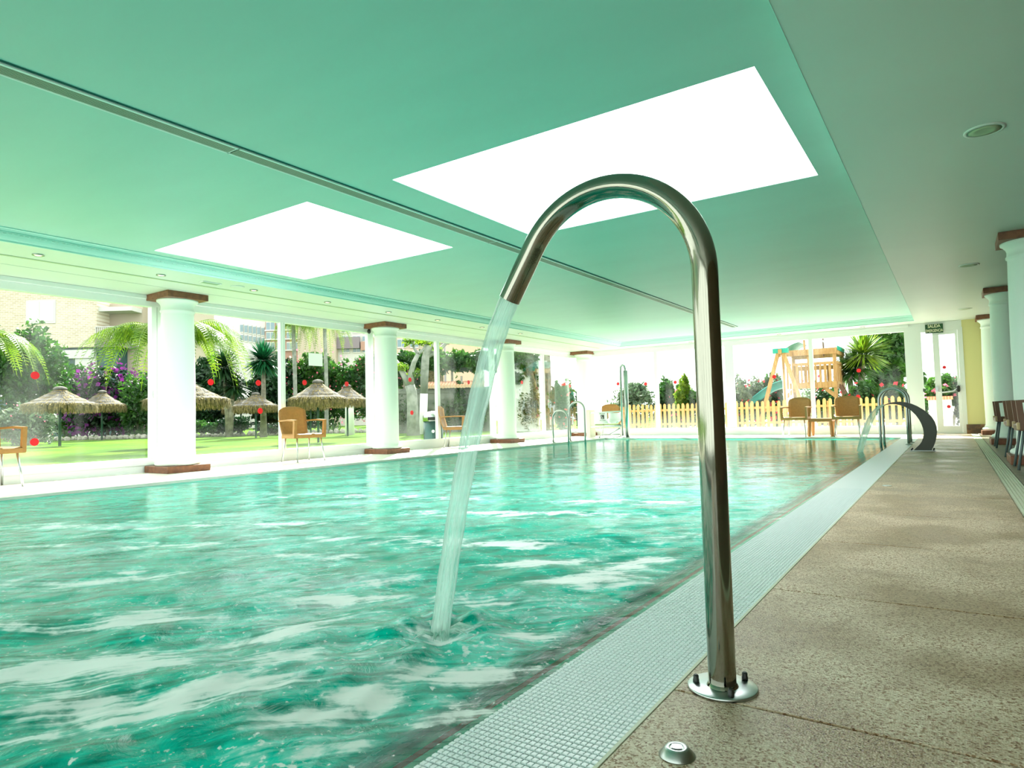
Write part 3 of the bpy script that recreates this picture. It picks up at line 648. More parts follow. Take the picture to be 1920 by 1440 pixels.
for i in (1, 2, 3): dup(col, (-8.86, 4.8+4*i, 0), 0, CL[i])
CR = ['nearest white column on the right, cut by the frame edge behind brown chairs', 'middle white column on the right with one brown chair before it', 'farthest white column on the right in front of the yellow wall']
for i in range(3): dup(col, (0.775, 8.8+4*i-(0.25 if i == 2 else 0), 0), 0, CR[i])
# ------------------------------------------------------------------ fountain pipe
fp = thing('water_spout', 'tall curved polished steel water spout bolted to the stone deck at the pool edge', 'fountain', (-0.476, 1.545, 0))
bm = bmesh.new(); pts = [(0, 0, 0.004)]+[(0-0.002*k/6, 0, 0.985*k/6+0.0) for k in range(1, 7)]
Rr = 0.262
for k in range(1, 37):
    a = math.radians(147.6*k/36); pts.append((-0.002-Rr+Rr*math.cos(a), 0, 0.985+Rr*math.sin(a)))
e = pts[-1]; pts += [(e[0]-0.535*s_, 0, e[2]-0.845*s_) for s_ in (0.04, 0.09, 0.165)]
tube(bm, pts, 0.0315, 40, cap=False); obj('curved_pipe', bm, M['steel'], fp)
bm = bmesh.new(); tube(bm, [pts[-1], pts[-2]], 0.027, 32, cap=False); obj('pipe_bore', bm, M['blacksteel'], fp)
bm = bmesh.new(); lathe(bm, [(0.079, 0), (0.079, 0.0055), (0.077, 0.007), (0.033, 0.007)], 56); obj('flange', bm, M['alu'], fp)
bm = bmesh.new(); lathe(bm, [(0.036, 0.007), (0.0335, 0.012), (0.0318, 0.014)], 40, cap=False); obj('weld_bead', bm, M['steel'], fp)
for (bx_, by_) in ((-0.058, -0.014), (0.036, 0.058), (0.034, -0.052), (-0.030, 0.058)):
    bm = bmesh.new(); lathe(bm, [(0.0075, 0.007), (0.0075, 0.013), (0.0065, 0.015), (0.0065, 0.022), (0.004, 0.025)], 12, (bx_, by_, 0)); obj('bolt', bm, M['black'], fp)
# falling water of the spout
def jet_mesh(pts, rad, flat, parent, name, n=28):
    bm = bmesh.new(); uvl = bm.loops.layers.uv.new('UVMap'); tube(bm, pts, rad, n, cap=False, flat=flat, uvl=uvl); return obj(name, bm, M['jet'], parent)
P0 = Vector((fp.location.x+pts[-1][0], 1.545, pts[-1][2]))
path = []
end = Vector((-1.356, 1.552, -0.03)); v0 = Vector((-0.535, 0, -0.845))
# ballistic fit
for k in range(41):   # thrown along the pipe's own direction, then gravity
    u_ = k/40; path.append(Vector((P0.x-0.301*u_, 1.545+0.007*u_, P0.z-0.476*u_-(P0.z+0.03-0.476)*u_*u_)))
o = jet_mesh(path, [0.0295+0.004*math.sin(min(1, k/14)*PI/2)-0.002*k/40+0.0012*math.sin(k*1.3) for k in range(41)], 0.8, None, 'falling_water')
tag(o, 'thick stream of falling water pouring from the tall curved steel spout', 'water jet')
# splash crown
bm = bmesh.new(); uvl = bm.loops.layers.uv.new('UVMap')
for k in range(26):
    a = rnd.uniform(0, 6.28); l = rnd.uniform(0.02, 0.08); s0 = Vector((end.x, end.y, -0.02)); d = Vector((math.cos(a), math.sin(a), 0))
    tube(bm, [s0+d*0.02, s0+d*(0.03+l*.5)+Vector((0, 0, l*.35)), s0+d*(0.04+l)+Vector((0, 0, l*.15))], [0.006, 0.004, 0.001], 6, flat=1, uvl=uvl)
o = obj('splash', bm, M['jet']); tag(o, 'low ring of splashes where the tall spout stream hits the pool', 'splash', kind='stuff')
# deck push button
pb = thing('deck_button', 'small round steel push button set in the stone deck at the bottom edge', 'button', (-0.462, 1.203, 0), math.radians(20))
bm = bmesh.new(); lathe(bm, [(0.034, 0), (0.034, 0.002), (0.0225, 0.014), (0.0215, 0.015)], 40); obj('housing', bm, M['steel2'], pb)
bm = bmesh.new(); lathe(bm, [(0.0215, 0.0150), (0.0205, 0.0165), (0.0135, 0.0165), (0.0125, 0.0155)], 40, cap=False); obj('bright_ring', bm, M['alu'], pb)
bm = bmesh.new()
vv = [bm.verts.new((max(-0.0095, min(0.0095, 0.0135*math.cos(a))), 0.0125*math.sin(a)*.8, z)) for z in (0.0152, 0.0172) for a in [2*PI*j/24 for j in range(24)]]
bm.faces.new(vv[24:])
for j in range(24): bm.faces.new((vv[j], vv[(j+1) % 24], vv[24+(j+1) % 24], vv[24+j]))
obj('button_cap', bm, M['alu'], pb)
# ------------------------------------------------------------------ crescent cascade
cs = thing('crescent_cascade', 'dark steel crescent shaped water cascade curving over the far right pool edge', 'fountain', (-0.36, 10.8, 0))
outer = [(-0.806, .66), (-.762, .678), (-.718, .691), (-.665, .698), (-.612, .70), (-.54, .688), (-.476, .665), (-.41, .630), (-.346, .582), (-.29, .530), (-.244, .471), (-.210, .40), (-.194, .329), (-.192, .26), (-.201, .191), (-.216, .13), (-.238, .069), (-.265, .012)]
inner = [(-0.806, .654), (-.762, .664), (-.718, .668), (-.665, .664), (-.614, .650), (-.565, .630), (-.518, .603), (-.472, .558), (-.429, .505), (-.395, .445), (-.368, .379), (-.353, .32), (-.348, .271), (-.350, .22), (-.359, .175), (-.380, .125), (-.412, .08), (-.478, .012)]
bm = bmesh.new(); rows = []
for (ox, oz), (ix, iz) in zip(outer, inner):
    rows.append([bm.verts.new((x_+0.36, y_, z_)) for x_, z_, y_ in ((ox, oz, -0.10), (ox, oz, 0.10), (ix, iz, 0.10), (ix, iz, -0.10))])
for a, b in zip(rows[:-1], rows[1:]):
    for j in range(4):
        f = bm.faces.new((a[j], b[j], b[(j+1) % 4], a[(j+1) % 4])); f.smooth = j in (0, 2)
bm.faces.new(rows[0]); bm.faces.new(list(reversed(rows[-1])))
bmesh.ops.recalc_face_normals(bm, faces=bm.faces[:]); obj('curved_body', bm, M['blacksteel'], cs)
bxo('base_plate', (-0.155, -0.14, 0), (0.135, 0.14, 0.012), M['steel2'], cs, bev=.003)
for bx_ in (-0.14, 0.12):
    for by_ in (-0.12, 0.12):
        bm = bmesh.new(); lathe(bm, [(0.011, 0.012), (0.011, 0.024), (0.006, 0.034)], 10, (bx_, by_, 0)); obj('bolt', bm, M['black'], cs)
# its sheet of water
cp = []
for k in range(21):
    s_ = k/20; cp.append((-0.80-0.36*s_**0.85, 10.8, 0.657-0.68*s_**1.7))
bm = bmesh.new(); uvl = bm.loops.layers.uv.new('UVMap')
tube(bm, cp, [0.010+0.034*min(1, k/9) for k in range(21)], 24, cap=False, flat=1.8, uvl=uvl)
o = obj('water_sheet', bm, M['jet']); tag(o, 'arching sheet of water falling from the dark crescent cascade into the far pool', 'water jet')
# ------------------------------------------------------------------ ladders
def arch(bm, x0, x1, y, z, r=0.021, zb0=0.0, zb1=-0.5):
    cx = (x0+x1)/2; R0 = abs(x1-x0)/2; p = [(x0, y, zb0), (x0, y, zb0+(z-R0)*.5)]
    for k in range(17):
        a = PI-PI*k/16; p.append((cx+R0*math.cos(a) if x1 > x0 else cx-R0*math.cos(a), y, z-R0+R0*math.sin(a)))
    p += [(x1, y, 0.2), (x1, y, zb1)]; tube(bm, p, r, 14)
def ladder(name, label, x0, x1, ys, z, mt):
    t = thing(name, label, 'pool ladder', (x0, ys[0], 0), 0, 'steel pool ladders')
    for y, zz in zip(ys, z):
        bm = bmesh.new(); arch(bm, 0, x1-x0, y-ys[0], zz); obj('handrail', bm, mt, t)
        bm = bmesh.new(); lathe(bm, [(0.05, 0), (0.05, 0.008), (0.03, 0.018)], 20, (0, y-ys[0], 0)); obj('foot_flange', bm, mt, t)
    for zz in (-0.12, -0.36): bxo('step', (x1-x0-0.06, 0.02, zz-.02), (x1-x0+0.02, ys[1]-ys[0]-0.02, zz), mt, t)
    return t
ladder('pool_ladder', 'near pair of arched steel handrails of the left pool ladder, left of the pool lift', -7.56, -7.16, (12.75, 13.55), (0.74, 0.93), M['steel2'])
ladder('pool_ladder', 'pair of arched steel handrails at the right pool edge beside the dark crescent cascade', -0.62, -1.02, (12.5, 13.15), (0.93, 0.95), M['steel2'])
# ------------------------------------------------------------------ pool lift
pl = thing('pool_lift', 'white seated pool lift with tall steel mast at the far left pool corner', 'pool lift', (-6.95, 15.35, 0))
bm = bmesh.new(); tube(bm, [(0.06, 0, 0), (0.06, 0, 1.72)], 0.055, 18); obj('mast', bm, M['steel2'], pl)
bm = bmesh.new(); tube(bm, [(-0.08, 0, 0.05), (-0.08, 0, 1.72), (-0.07, 0, 1.82), (-0.02, 0, 1.875), (0.03, 0, 1.84), (0.05, 0, 1.76), (0.05, 0, 1.5)], 0.028, 12); obj('hooked_tube', bm, M['steel2'], pl)
bm = bmesh.new(); lathe(bm, [(0.12, 0), (0.12, 0.015), (0.06, 0.02)], 24); obj('base_plate', bm, M['steel2'], pl)
bm = bmesh.new(); tube(bm, [(-0.08, 0, 0.68), (-0.95, -0.02, 0.66), (-1.02, -0.02, 0.60), (-1.03, -0.02, 0.05)], 0.018, 10); obj('upper_rail', bm, M['white'], pl)
bm = bmesh.new(); tube(bm, [(-0.08, 0, 0.31), (-1.03, -0.02, 0.29)], 0.022, 10); obj('lower_rail', bm, M['white'], pl)
bxo('end_panel', (-1.10, -0.05, 0.02), (-0.97, 0.25, 0.74), mat('ivory_plastic', (0.72, 0.70, 0.55), 0.5), pl, bev=.02)
bm = bmesh.new()
for k in range(9):   # seat shell: curved bucket
    pass
sv = []; sf = []
for i in range(9):
    t_ = i/8
    zz = 0.64-0.27*min(1, t_*1.3) if t_ < .77 else 0.37
    for j in range(7):
        u_ = j/6-0.5; yy = 0.18-0.34*max(0, (t_-.55)/.45); sv.append((-0.30+u_*0.40, yy-0.10*(abs(u_)*2)**2, zz+0.05*(abs(u_)*2)**3))
for i in range(8):
    for j in range(6): a = i*7+j; sf.append((a, a+1, a+8, a+7))
o = py('seat_shell', sv, sf, M['white'], pl, smooth=True); md = o.modifiers.new('s', 'SOLIDIFY'); md.thickness = 0.015
bxo('sign_panel', (-0.86, -0.04, 0.36), (-0.48, -0.02, 0.66), M['white'], pl, bev=.006)
rx = (PI/2, 0, 0)
textmesh('sign_lettering', 'PISCINA', 0.045, M['black'], pl, (-0.62, -0.043, 0.63), rx, .001, sx=1.0)
textmesh('sign_lettering', 'ACCESO', 0.045, M['black'], pl, (-0.61, -0.043, 0.455), rx, .001, sx=1.0)
wv = bxo('access_symbol', (-0.665, -0.046, 0.49), (-0.565, -0.040, 0.60), M['black'], pl)
bm = bmesh.new()   # wheelchair user in white
tube(bm, [(-0.63+0.022*math.cos(a), -0.049, 0.522+0.022*math.sin(a)) for a in [PI*.6+k*PI*1.3/12 for k in range(13)]], 0.004, 6)
tube(bm, [(-0.635, -0.049, 0.575), (-0.632, -0.049, 0.54), (-0.610, -0.049, 0.54), (-0.598, -0.049, 0.51), (-0.588, -0.049, 0.512)], 0.005, 6)
lathe(bm, [(0.0, -0.004), (0.008, 0), (0.0, 0.004)], 10, (-0.636, -0.05, 0.588)); obj('wheelchair_figure', bm, M['white'], wv)
bxo('seat_arm', (-0.82, -0.08, 0.335), (-0.10, -0.04, 0.350), M['black'], pl)
bm = bmesh.new(); tube(bm, [(-0.12, -0.05, 0.25), (-0.42, -0.06, 0.10), (-0.62, -0.06, 0.09), (-0.70, -0.06, 0.05), (-0.72, -0.06, -0.03)], 0.014, 8)
tube(bm, [(-0.12, -0.05, 0.09), (-0.62, -0.06, 0.09)], 0.014, 8); tube(bm, [(-0.12, -0.05, 0.04), (-0.5, -0.06, -0.02)], 0.012, 8); obj('footrest_frame', bm, M['steel2'], pl)
# ------------------------------------------------------------------ chairs
def make_chair(name, label, group, m1, mE, mL, loc, rz):
    """faces local +X"""
    t = thing(name, label, 'chair', loc, rz, group)
    bm = bmesh.new()                                           # seat: dished slab with a deep rounded skirt
    nx_, ny_ = 8, 8; top = []
    for i in range(nx_+1):
        row = []
        for j in range(ny_+1):
            u = i/nx_; v = j/ny_*2-1; hw = 0.235+0.02*u; x = -0.23+0.47*u; z = 0.445-0.018*(1-v*v)*math.sin(PI*min(1, u*1.1+.05))
            if i == nx_: z -= 0.02; x -= 0.02*v*v
            row.append(bm.verts.new((x, v*hw, z)))
        top.append(row)
    for i in range(nx_):
        for j in range(ny_): f = bm.faces.new((top[i][j], top[i+1][j], top[i+1][j+1], top[i][j+1])); f.smooth = True
    rim = [top[i][0] for i in range(nx_+1)]+[top[nx_][j] for j in range(1, ny_+1)]+[top[i][ny_] for i in range(nx_-1, -1, -1)]+[top[0][j] for j in range(ny_-1, 0, -1)]
    lo = [bm.verts.new((v.co.x*0.97, v.co.y*0.97, 0.375)) for v in rim]
    for a in range(len(rim)):
        b = (a+1) % len(rim); bm.faces.new((rim[b], rim[a], lo[a], lo[b]))
    bm.faces.new(lo); obj('seat', bm, m1, t)
    bm = bmesh.new(); front = []; back = []                    # backrest: curved panel
    for i in range(11):
        u = i/10; hw = 0.225+0.022*math.sin(u*PI*.8)-(0.03*max(0, (u-.88)/.12))
        r1 = []; r2 = []
        for j in range(9):
            v = j/8*2-1; x = -0.235-0.10*u-0.02*math.sin(u*PI)-0.035*(1-v*v); z = 0.39+0.49*u-(0.03*v**4 if u > .9 else 0)+(0.012*(1-v*v) if u > .9 else 0)
            r1.append(bm.verts.new((x+0.009, v*hw, z))); r2.append(bm.verts.new((x-0.009, v*hw, z)))
        front.append(r1); back.append(r2)
    for i in range(10):
        for j in range(8):
            f = bm.faces.new((front[i][j], front[i+1][j], front[i+1][j+1], front[i][j+1])); f.smooth = True
            f = bm.faces.new((back[i][j], back[i][j+1], back[i+1][j+1], back[i+1][j])); f.smooth = True
        bm.faces.new((front[i][0], back[i][0], back[i+1][0], front[i+1][0])); bm.faces.new((front[i][8], front[i+1][8], back[i+1][8], back[i][8]))
    for j in range(8):
        bm.faces.new((front[10][j], back[10][j], back[10][j+1], front[10][j+1])); bm.faces.new((front[0][j], front[0][j+1], back[0][j+1], back[0][j]))
    obj('backrest', bm, m1, t)
    for s in (-1, 1):
        bm = bmesh.new(); y = 0.265*s
        beam(bm, (-0.30, 0.245*s, 0.655), (0.0, y, 0.665), 0.042, 0.022); beam(bm, (0.0, y, 0.665), (0.215, y, 0.655), 0.048, 0.026)
        beam(bm, (0.205, y, 0.668), (0.185, y, 0.385), 0.042, 0.05, up=(1, 0, 0)); beam(bm, (0.21, y, 0.40), (-0.22, 0.24*s, 0.40), 0.03, 0.05)
        a = obj('armrest', bm, m1, t)
        if mE: bxo('arm_end_cap', (0.205, y-0.028, 0.385), (0.232, y+0.028, 0.455), mE, a, bev=.008)
    for sx, sy in ((1, 1), (1, -1), (-1, 1), (-1, -1)):
        bm = bmesh.new(); tube(bm, [(0.17*sx, 0.21*sy, 0.40), (0.235*sx, 0.245*sy, 0.0)], 0.0125, 10); obj('leg', bm, mL, t)
    return t
g1 = 'caramel armchairs by the garden windows'
ch = make_chair('armchair', 'caramel plastic armchair cut by the left frame edge, facing the pool', g1, M['resin'], None, M['alu'], (-8.84, 2.66, 0), 0.1)
dup(ch, (-8.72, 6.78, 0), -0.12, 'caramel plastic armchair between the first and second left columns, before the window', group=g1)
dup(ch, (-8.84, 10.85, 0), 0.5, 'caramel plastic armchair partly behind the falling water, beside the dark bin', group=g1)
dup(ch, (-7.72, 16.15, 0), -1.1, 'caramel plastic armchair behind the mast of the pool lift', group=g1)
g2 = 'caramel armchairs at the far window'
dup(ch, (-2.93, 15.75, 0), -PI/2-0.08, 'caramel plastic armchair left of the small table at the far window', group=g2)
dup(ch, (-1.90, 15.75, 0), -PI/2+0.06, 'caramel plastic armchair right of the small table at the far window', group=g2)
g3 = 'dark brown armchairs by the right columns'
cr = make_chair('armchair', 'dark brown armchair with grey legs, nearest of the three by the right frame edge', g3, M['resinR'], M['resinE'], M['greyleg'], (0.73, 8.08, 0), PI)
dup(cr, (0.73, 9.43, 0), PI, 'dark brown armchair just behind the nearest one at the right frame edge', group=g3)
dup(cr, (0.73, 11.80, 0), PI, 'dark brown armchair with grey legs before the middle right column', group=g3)
# side table
tb = thing('side_table', 'small brown plastic table between the two far armchairs', 'table', (-2.44, 15.95, 0))
bxo('tabletop', (-0.25, -0.25, 0.37), (0.25, 0.25, 0.40), M['resin'], tb, bev=.008)
bm = bmesh.new(); box(bm, (-0.24, -0.24, 0.33), (0.24, 0.24, 0.37)); obj('apron', bm, M['resin'], tb)
for sx in (-1, 1):
    for sy in (-1, 1):
        bm = bmesh.new(); beam(bm, (0.215*sx, 0.215*sy, 0.34), (0.235*sx, 0.235*sy, 0), 0.05, 0.05); obj('leg', bm, M['resin'], tb)
# ------------------------------------------------------------------ right drain channel
dr = thing('drain_channel', 'cream slotted drain channel strip set in the floor along the right edge of the deck', 'drain', (0, 0, 0))
bm = bmesh.new(); box(bm, (0.310, -0.246, -0.02), (0.432, 0.246, -0.008))
for j in range(6): box(bm, (0.312+j*0.0205, -0.246, -0.008), (0.3255+j*0.0205, 0.246, 0.0))
me = bpy.data.meshes.new('drain_cover'); bm.to_mesh(me); bm.free(); me.materials.append(M['drain'])
for k in range(42): piece('drain_cover', me, dr, (0, -3.7+0.5*k, 0))
# ------------------------------------------------------------------ ceiling fittings
sp = thing('ceiling_spotlight', 'x', 'ceiling light', (-7.78, 2.75, ZS), 0, 'small soffit spotlights')
bm = bmesh.new(); lathe(bm, [(0.052, 0), (0.055, -0.010), (0.044, -0.014), (0.036, -0.006)], 28, cap=False); obj('trim_ring', bm, M['steel2'], sp)
bm = bmesh.new(); lathe(bm, [(0.0365, -0.007), (0.03, -0.009)], 24); obj('lens', bm, M['lamp'], sp)
ORD = ['nearest the left frame edge', 'second from the left frame edge', 'third from the left, just right of the flat vent', 'fourth from the left', 'fifth from the left, above the second column', 'sixth from the left', 'seventh from the left, just left of the falling water', 'eighth from the left, right of the falling water']
sp['label'] = 'small round soffit spotlight on the garden side, '+ORD[0]
for k, y in enumerate((4.02, 5.27, 6.53, 7.82, 9.08, 10.45, 11.85)):
    dup(sp, (-7.79, y, ZS), 0, 'round soffit spotlight, garden side, '+ORD[k+1])
dup(sp, (-5.6, 16.65, ZS), 0, 'small soffit spotlight above the far window, leftmost of the three there'); dup(sp, (-3.4, 16.65, ZS), 0, 'small soffit spotlight above the far window, middle of the three there'); dup(sp, (-1.6, 16.65, ZS), 0, 'small soffit spotlight above the far window, rightmost of the three there')
vt = thing('soffit_vent', 'small pale rectangular vent in the left soffit between spotlights', 'vent', (-7.78, 4.64, ZS))
bxo('vent_frame', (-0.05, -0.13, -0.01), (0.05, 0.13, 0), M['white'], vt, bev=.003)
for j in range(4): bxo('slat', (-0.036+j*0.02, -0.11, -0.013), (-0.028+j*0.02, 0.11, -0.010), M['groove'], vt)
bm = bmesh.new(); lathe(bm, [(0.09, 0), (0.088, -0.008), (0.06, -0.012)], 32)
o = obj('ceiling_disc', bm, M['soffit'], None, loc=(-7.75, 5.0, ZS)); tag(o, 'flat pale round cover plate on the left soffit beside the rectangular vent', 'cover plate')
sk_ = thing('ceiling_speaker', 'round grilled ceiling speaker nearest the camera on the right ceiling', 'speaker', (0.265, 5.24, ZS), 0, 'round ceiling speakers on the right')
bm = bmesh.new(); lathe(bm, [(0.115, 0), (0.115, -0.006), (0.10, -0.010), (0.095, -0.006)], 40, cap=False); obj('rim', bm, M['soffit'], sk_)
bm = bmesh.new(); lathe(bm, [(0.095, -0.006), (0.05, -0.010), (0.045, -0.008), (0.01, -0.010)], 40); obj('grille', bm, M['groove'], sk_)
dup(sk_, (0.27, 10.28, ZS), 0, 'round ceiling speaker second from the camera on the right ceiling')
dup(sk_, (0.29, 15.0, ZS), 0, 'round ceiling speaker farthest away on the right, near the exit sign')
# small black camera by second column
bm = bmesh.new(); lathe(bm, [(0.02, 0), (0.035, -0.03), (0.03, -0.07), (0.0, -0.09)], 16); o = obj('wall_sensor', bm, M['black'], None, loc=(XG+0.12, 8.62, 2.36)); tag(o, 'tiny black sensor beside the top of the second garden side column', 'sensor')
# deck drains: two little pale discs on the far deck
for (px, py_) in ((1663, 911),):
    c = gz(px, py_); bm = bmesh.new(); lathe(bm, [(0.035, 0), (0.033, 0.004)], 24); o = obj('floor_disc', bm, M['alu'], None, loc=(c[0], c[1], 0)); tag(o, 'small shiny steel disc in the deck half way to the crescent cascade', 'cover plate')
# ================================================================== OUTSIDE
GZ = -0.03
bm = bmesh.new(); quad(bm, (-75, -30, GZ), (XL-0.35, -30, GZ), (XL-0.35, 75, GZ), (-75, 75, GZ)); struct(obj('lawn', bm, M['lawn']))
bm = bmesh.new(); quad(bm, (XL-0.35, -30, GZ-.005), (XL-.08, -30, GZ-.005), (XL-.08, YB, GZ-.005), (XL-0.35, YB, GZ-.005)); quad(bm, (XL-.35, YB+.05, GZ-.003), (30, YB+.05, GZ-.003), (30, 75, GZ-.003), (XL-.35, 75, GZ-.003)); struct(obj('patio', bm, M['paving']))
class Soup:
    def __init__(s): s.v = []; s.f = []
    def quad(s, a, b, c, d):
        i = len(s.v); s.v += [a, b, c, d]; s.f.append((i, i+1, i+2, i+3))
    def tri(s, a, b, c):
        i = len(s.v); s.v += [a, b, c]; s.f.append((i, i+1, i+2))
def cloud(n, R_, c=(0, 0, 0), size=0.1, seed=1, shell=0.55, asp=0.5, zmin=None, lump=0.25):
    """leaf cards in a lumpy ellipsoid -> verts, faces"""
    g = np.random.RandomState(seed)
    d = g.normal(size=(n, 3)); d /= np.linalg.norm(d, axis=1)[:, None]
    rr = shell+(1-shell)*g.rand(n)**0.5
    lm = 1+lump*np.sin(d[:, 0]*5+seed)*np.sin(d[:, 1]*6+seed*2)+lump*.6*np.sin(d[:, 2]*9+seed+d[:, 0]*7)
    p = d*(rr*lm)[:, None]*np.array(R_)+np.array(c)
    if zmin is not None: p[:, 2] = np.maximum(p[:, 2], zmin+g.rand(n)*0.1)
    a = g.normal(size=(n, 3))*0.8+d*0.2; a /= np.linalg.norm(a, axis=1)[:, None]
    b = np.cross(a, g.normal(size=(n, 3))); b /= np.linalg.norm(b, axis=1)[:, None]
    s = size*(0.6+0.8*g.rand(n))[:, None]
    v = np.stack([p-a*s, p-b*s*asp, p+a*s, p+b*s*asp], 1).reshape(-1, 3)
    f = np.arange(n*4).reshape(-1, 4)
    return v, f
def soup_obj(name, parts, m, parent=None, kind='stuff'):
    vs = np.concatenate([p[0] for p in parts]); off = 0; fs = []
    for v, f in parts: fs.append(np.array(f)+off); off += len(v)
    o = py(name, vs.tolist(), np.concatenate(fs).tolist(), m, parent)
    if kind: o['kind'] = kind
    return o
def bush(name, label, cat, px, dep, wpx, top, bot, mt, n=3500, size=0.11, seed=1, stem=True, group=None, flowers=None, depthr=None, lumps=4, nf=120, fs=0.07, ztop=None):
    """bush of leaf cards filling columns px+-wpx/2 between rows top and bot at that depth"""
    pt = PT(px, top, dep); pb_ = PT(px, bot, dep); z0 = max(pb_[2], GZ); z1 = pt[2]; base = PG(px, dep, GZ)
    W_ = wpx/ppm(dep)/2; H = (z1-z0)/2; g = random.Random(seed)
    t = thing(name, label, cat, tuple(base), HEAD, group)
    dr_ = depthr or min(W_, 1.6)
    parts = [cloud(n//2, (W_*.9, dr_*.8, H*.95), (0, 0, z0+H-GZ), size, seed)]
    for k in range(lumps):
        parts.append(cloud(n//2//lumps, (W_*.45, dr_*.6, H*.5), (g.uniform(-.55, .55)*W_, g.uniform(-.4, .2)*dr_, z0-GZ+H*g.uniform(.6, 1.5)), size, seed+k+1))
    soup_obj('foliage', parts, mt, t)
    if stem:
        bm = bmesh.new(); hh = max(z0-GZ, 0)+H
        for k in range(3):
            a = k*2.1+seed; tube(bm, [(0.05*math.cos(a), 0.05*math.sin(a), 0), (0.2*W_*math.cos(a), .2*dr_*math.sin(a), hh*.6), (0.45*W_*math.cos(a), .4*dr_*math.sin(a), hh)], [0.07, 0.05, 0.02], 7)
        obj('stem', bm, M['bark'], t)
    if flowers:
        soup_obj('blossoms', [cloud(nf, (W_*.95, dr_*.95, H*.98), (0, -0.1, z0+H-GZ), fs, seed+9, shell=.93, asp=.9)], flowers, t)
    return t
def frond_geo(s, base, azi, L_, rise, droop, n=38, leaf=0.5, hang=0.9, lw=0.015):
    """arching palm frond with hanging leaflets, appended to a soup"""
    base = Vector(base); d = Vector((math.cos(azi), math.sin(azi), 0)); side = Vector((-d.y, d.x, 0)); prev = None
    for i in range(n+1):
        t = i/n; p = base+d*(L_*(t-0.18*t**3))+Vector((0, 0, rise*math.sin(t*PI*.55)-droop*t**2.4))
        if prev is not None:
            w_ = 0.03*(1-t)+0.006; s.quad(prev-side*w_, prev+side*w_, p+side*w_, p-side*w_)
            if t > 0.12:
                ll = leaf*math.sin(PI*min(1, t*.85+.15))**.6
                for sg_ in (-1, 1):
                    for q in (0,):
                        o_ = prev.lerp(p, q); j = rnd.uniform(.8, 1.15)
                        tip = o_+side*sg_*ll*0.62*j*(1-hang*.45)+d*ll*.45*j-Vector((0, 0, ll*hang*j)); mid = o_+side*sg_*ll*0.42*j+d*ll*.22*j-Vector((0, 0, ll*hang*.22))
                        dd = (p-prev).normalized()*lw
                        s.quad(o_-dd*.5, mid-dd, mid+dd, o_+dd*.5); s.tri(mid-dd, tip, mid+dd)
        prev = p
def palm(label, base, H, nf, L_, rise, droop, mt, azs=None, leaf=.55, hang=.7, trunk=0.16, mb='palebark', seed=1, name='palm_tree', lw=.016):
    t = thing(name, label, 'palm tree', tuple(base)); g = random.Random(seed)
    bm = bmesh.new(); k = 14; tube(bm, [(0.05*math.sin(i*.3), 0, H*i/k) for i in range(k+1)], [trunk*(1.35-.35*min(1, i/4))*(1+.04*(i % 2)) for i in range(k+1)], 14); obj('trunk', bm, M[mb], t)
    for i in range(nf):
        s = Soup(); a = (azs[i] if azs else 2*PI*i/nf+g.uniform(-.2, .2)); f = g.uniform(.8, 1.15)
        frond_geo(s, (0, 0, H), a, L_*f, rise*g.uniform(.7, 1.2), droop*g.uniform(.8, 1.2), leaf=leaf, hang=hang, lw=lw)
        py('frond', s.v, s.f, M[mt], t)
    return t
def rosette(s, c, r, n, seed, w_=0.05, lo=-0.9, droop=.25):
    g = random.Random(seed); c = Vector(c)
    for i in range(n):
        a = g.uniform(0, 2*PI); e = math.asin(g.uniform(lo, 1)); l = r*g.uniform(.8, 1.1)
        d = Vector((math.cos(a)*math.cos(e), math.sin(a)*math.cos(e), math.sin(e))); sd = d.cross(Vector((0, 0, 1)))
        if sd.length < .05: sd = Vector((1, 0, 0))
        sd.normalize(); m1 = c+d*l*.5; tp = c+d*l-Vector((0, 0, droop*l*abs(math.cos(e))*.6))
        s.quad(c+d*.1-sd*w_*.5, c+d*.1+sd*w_*.5, m1+sd*w_, m1-sd*w_); s.tri(m1-sd*w_, m1+sd*w_, tp)
def yucca(label, px, dep, heads, mt='leafB', n=240, trunkpx=None, seed=1, cat='yucca', w_=.05, mb='bark'):
    base = PG(trunkpx or px, dep, GZ); t = thing('yucca', label, cat, tuple(base))
    bm = bmesh.new()
    for k, (hx, hy, hr) in enumerate(heads):
        h_ = PT(hx, hy, dep)-base; r = hr/ppm(dep); s = Soup(); rosette(s, h_, r, n, seed+k, w_, -0.75)
        o = py('leaf_rosette', s.v, s.f, M[mt], t); o['kind'] = 'stuff'
        tube(bm, [(0, 0, 0), (h_[0]*.5, h_[1]*.5, h_[2]*.5), tuple(h_)], [0.17, 0.11, 0.08], 10)
    obj('trunk', bm, M[mb], t); return t
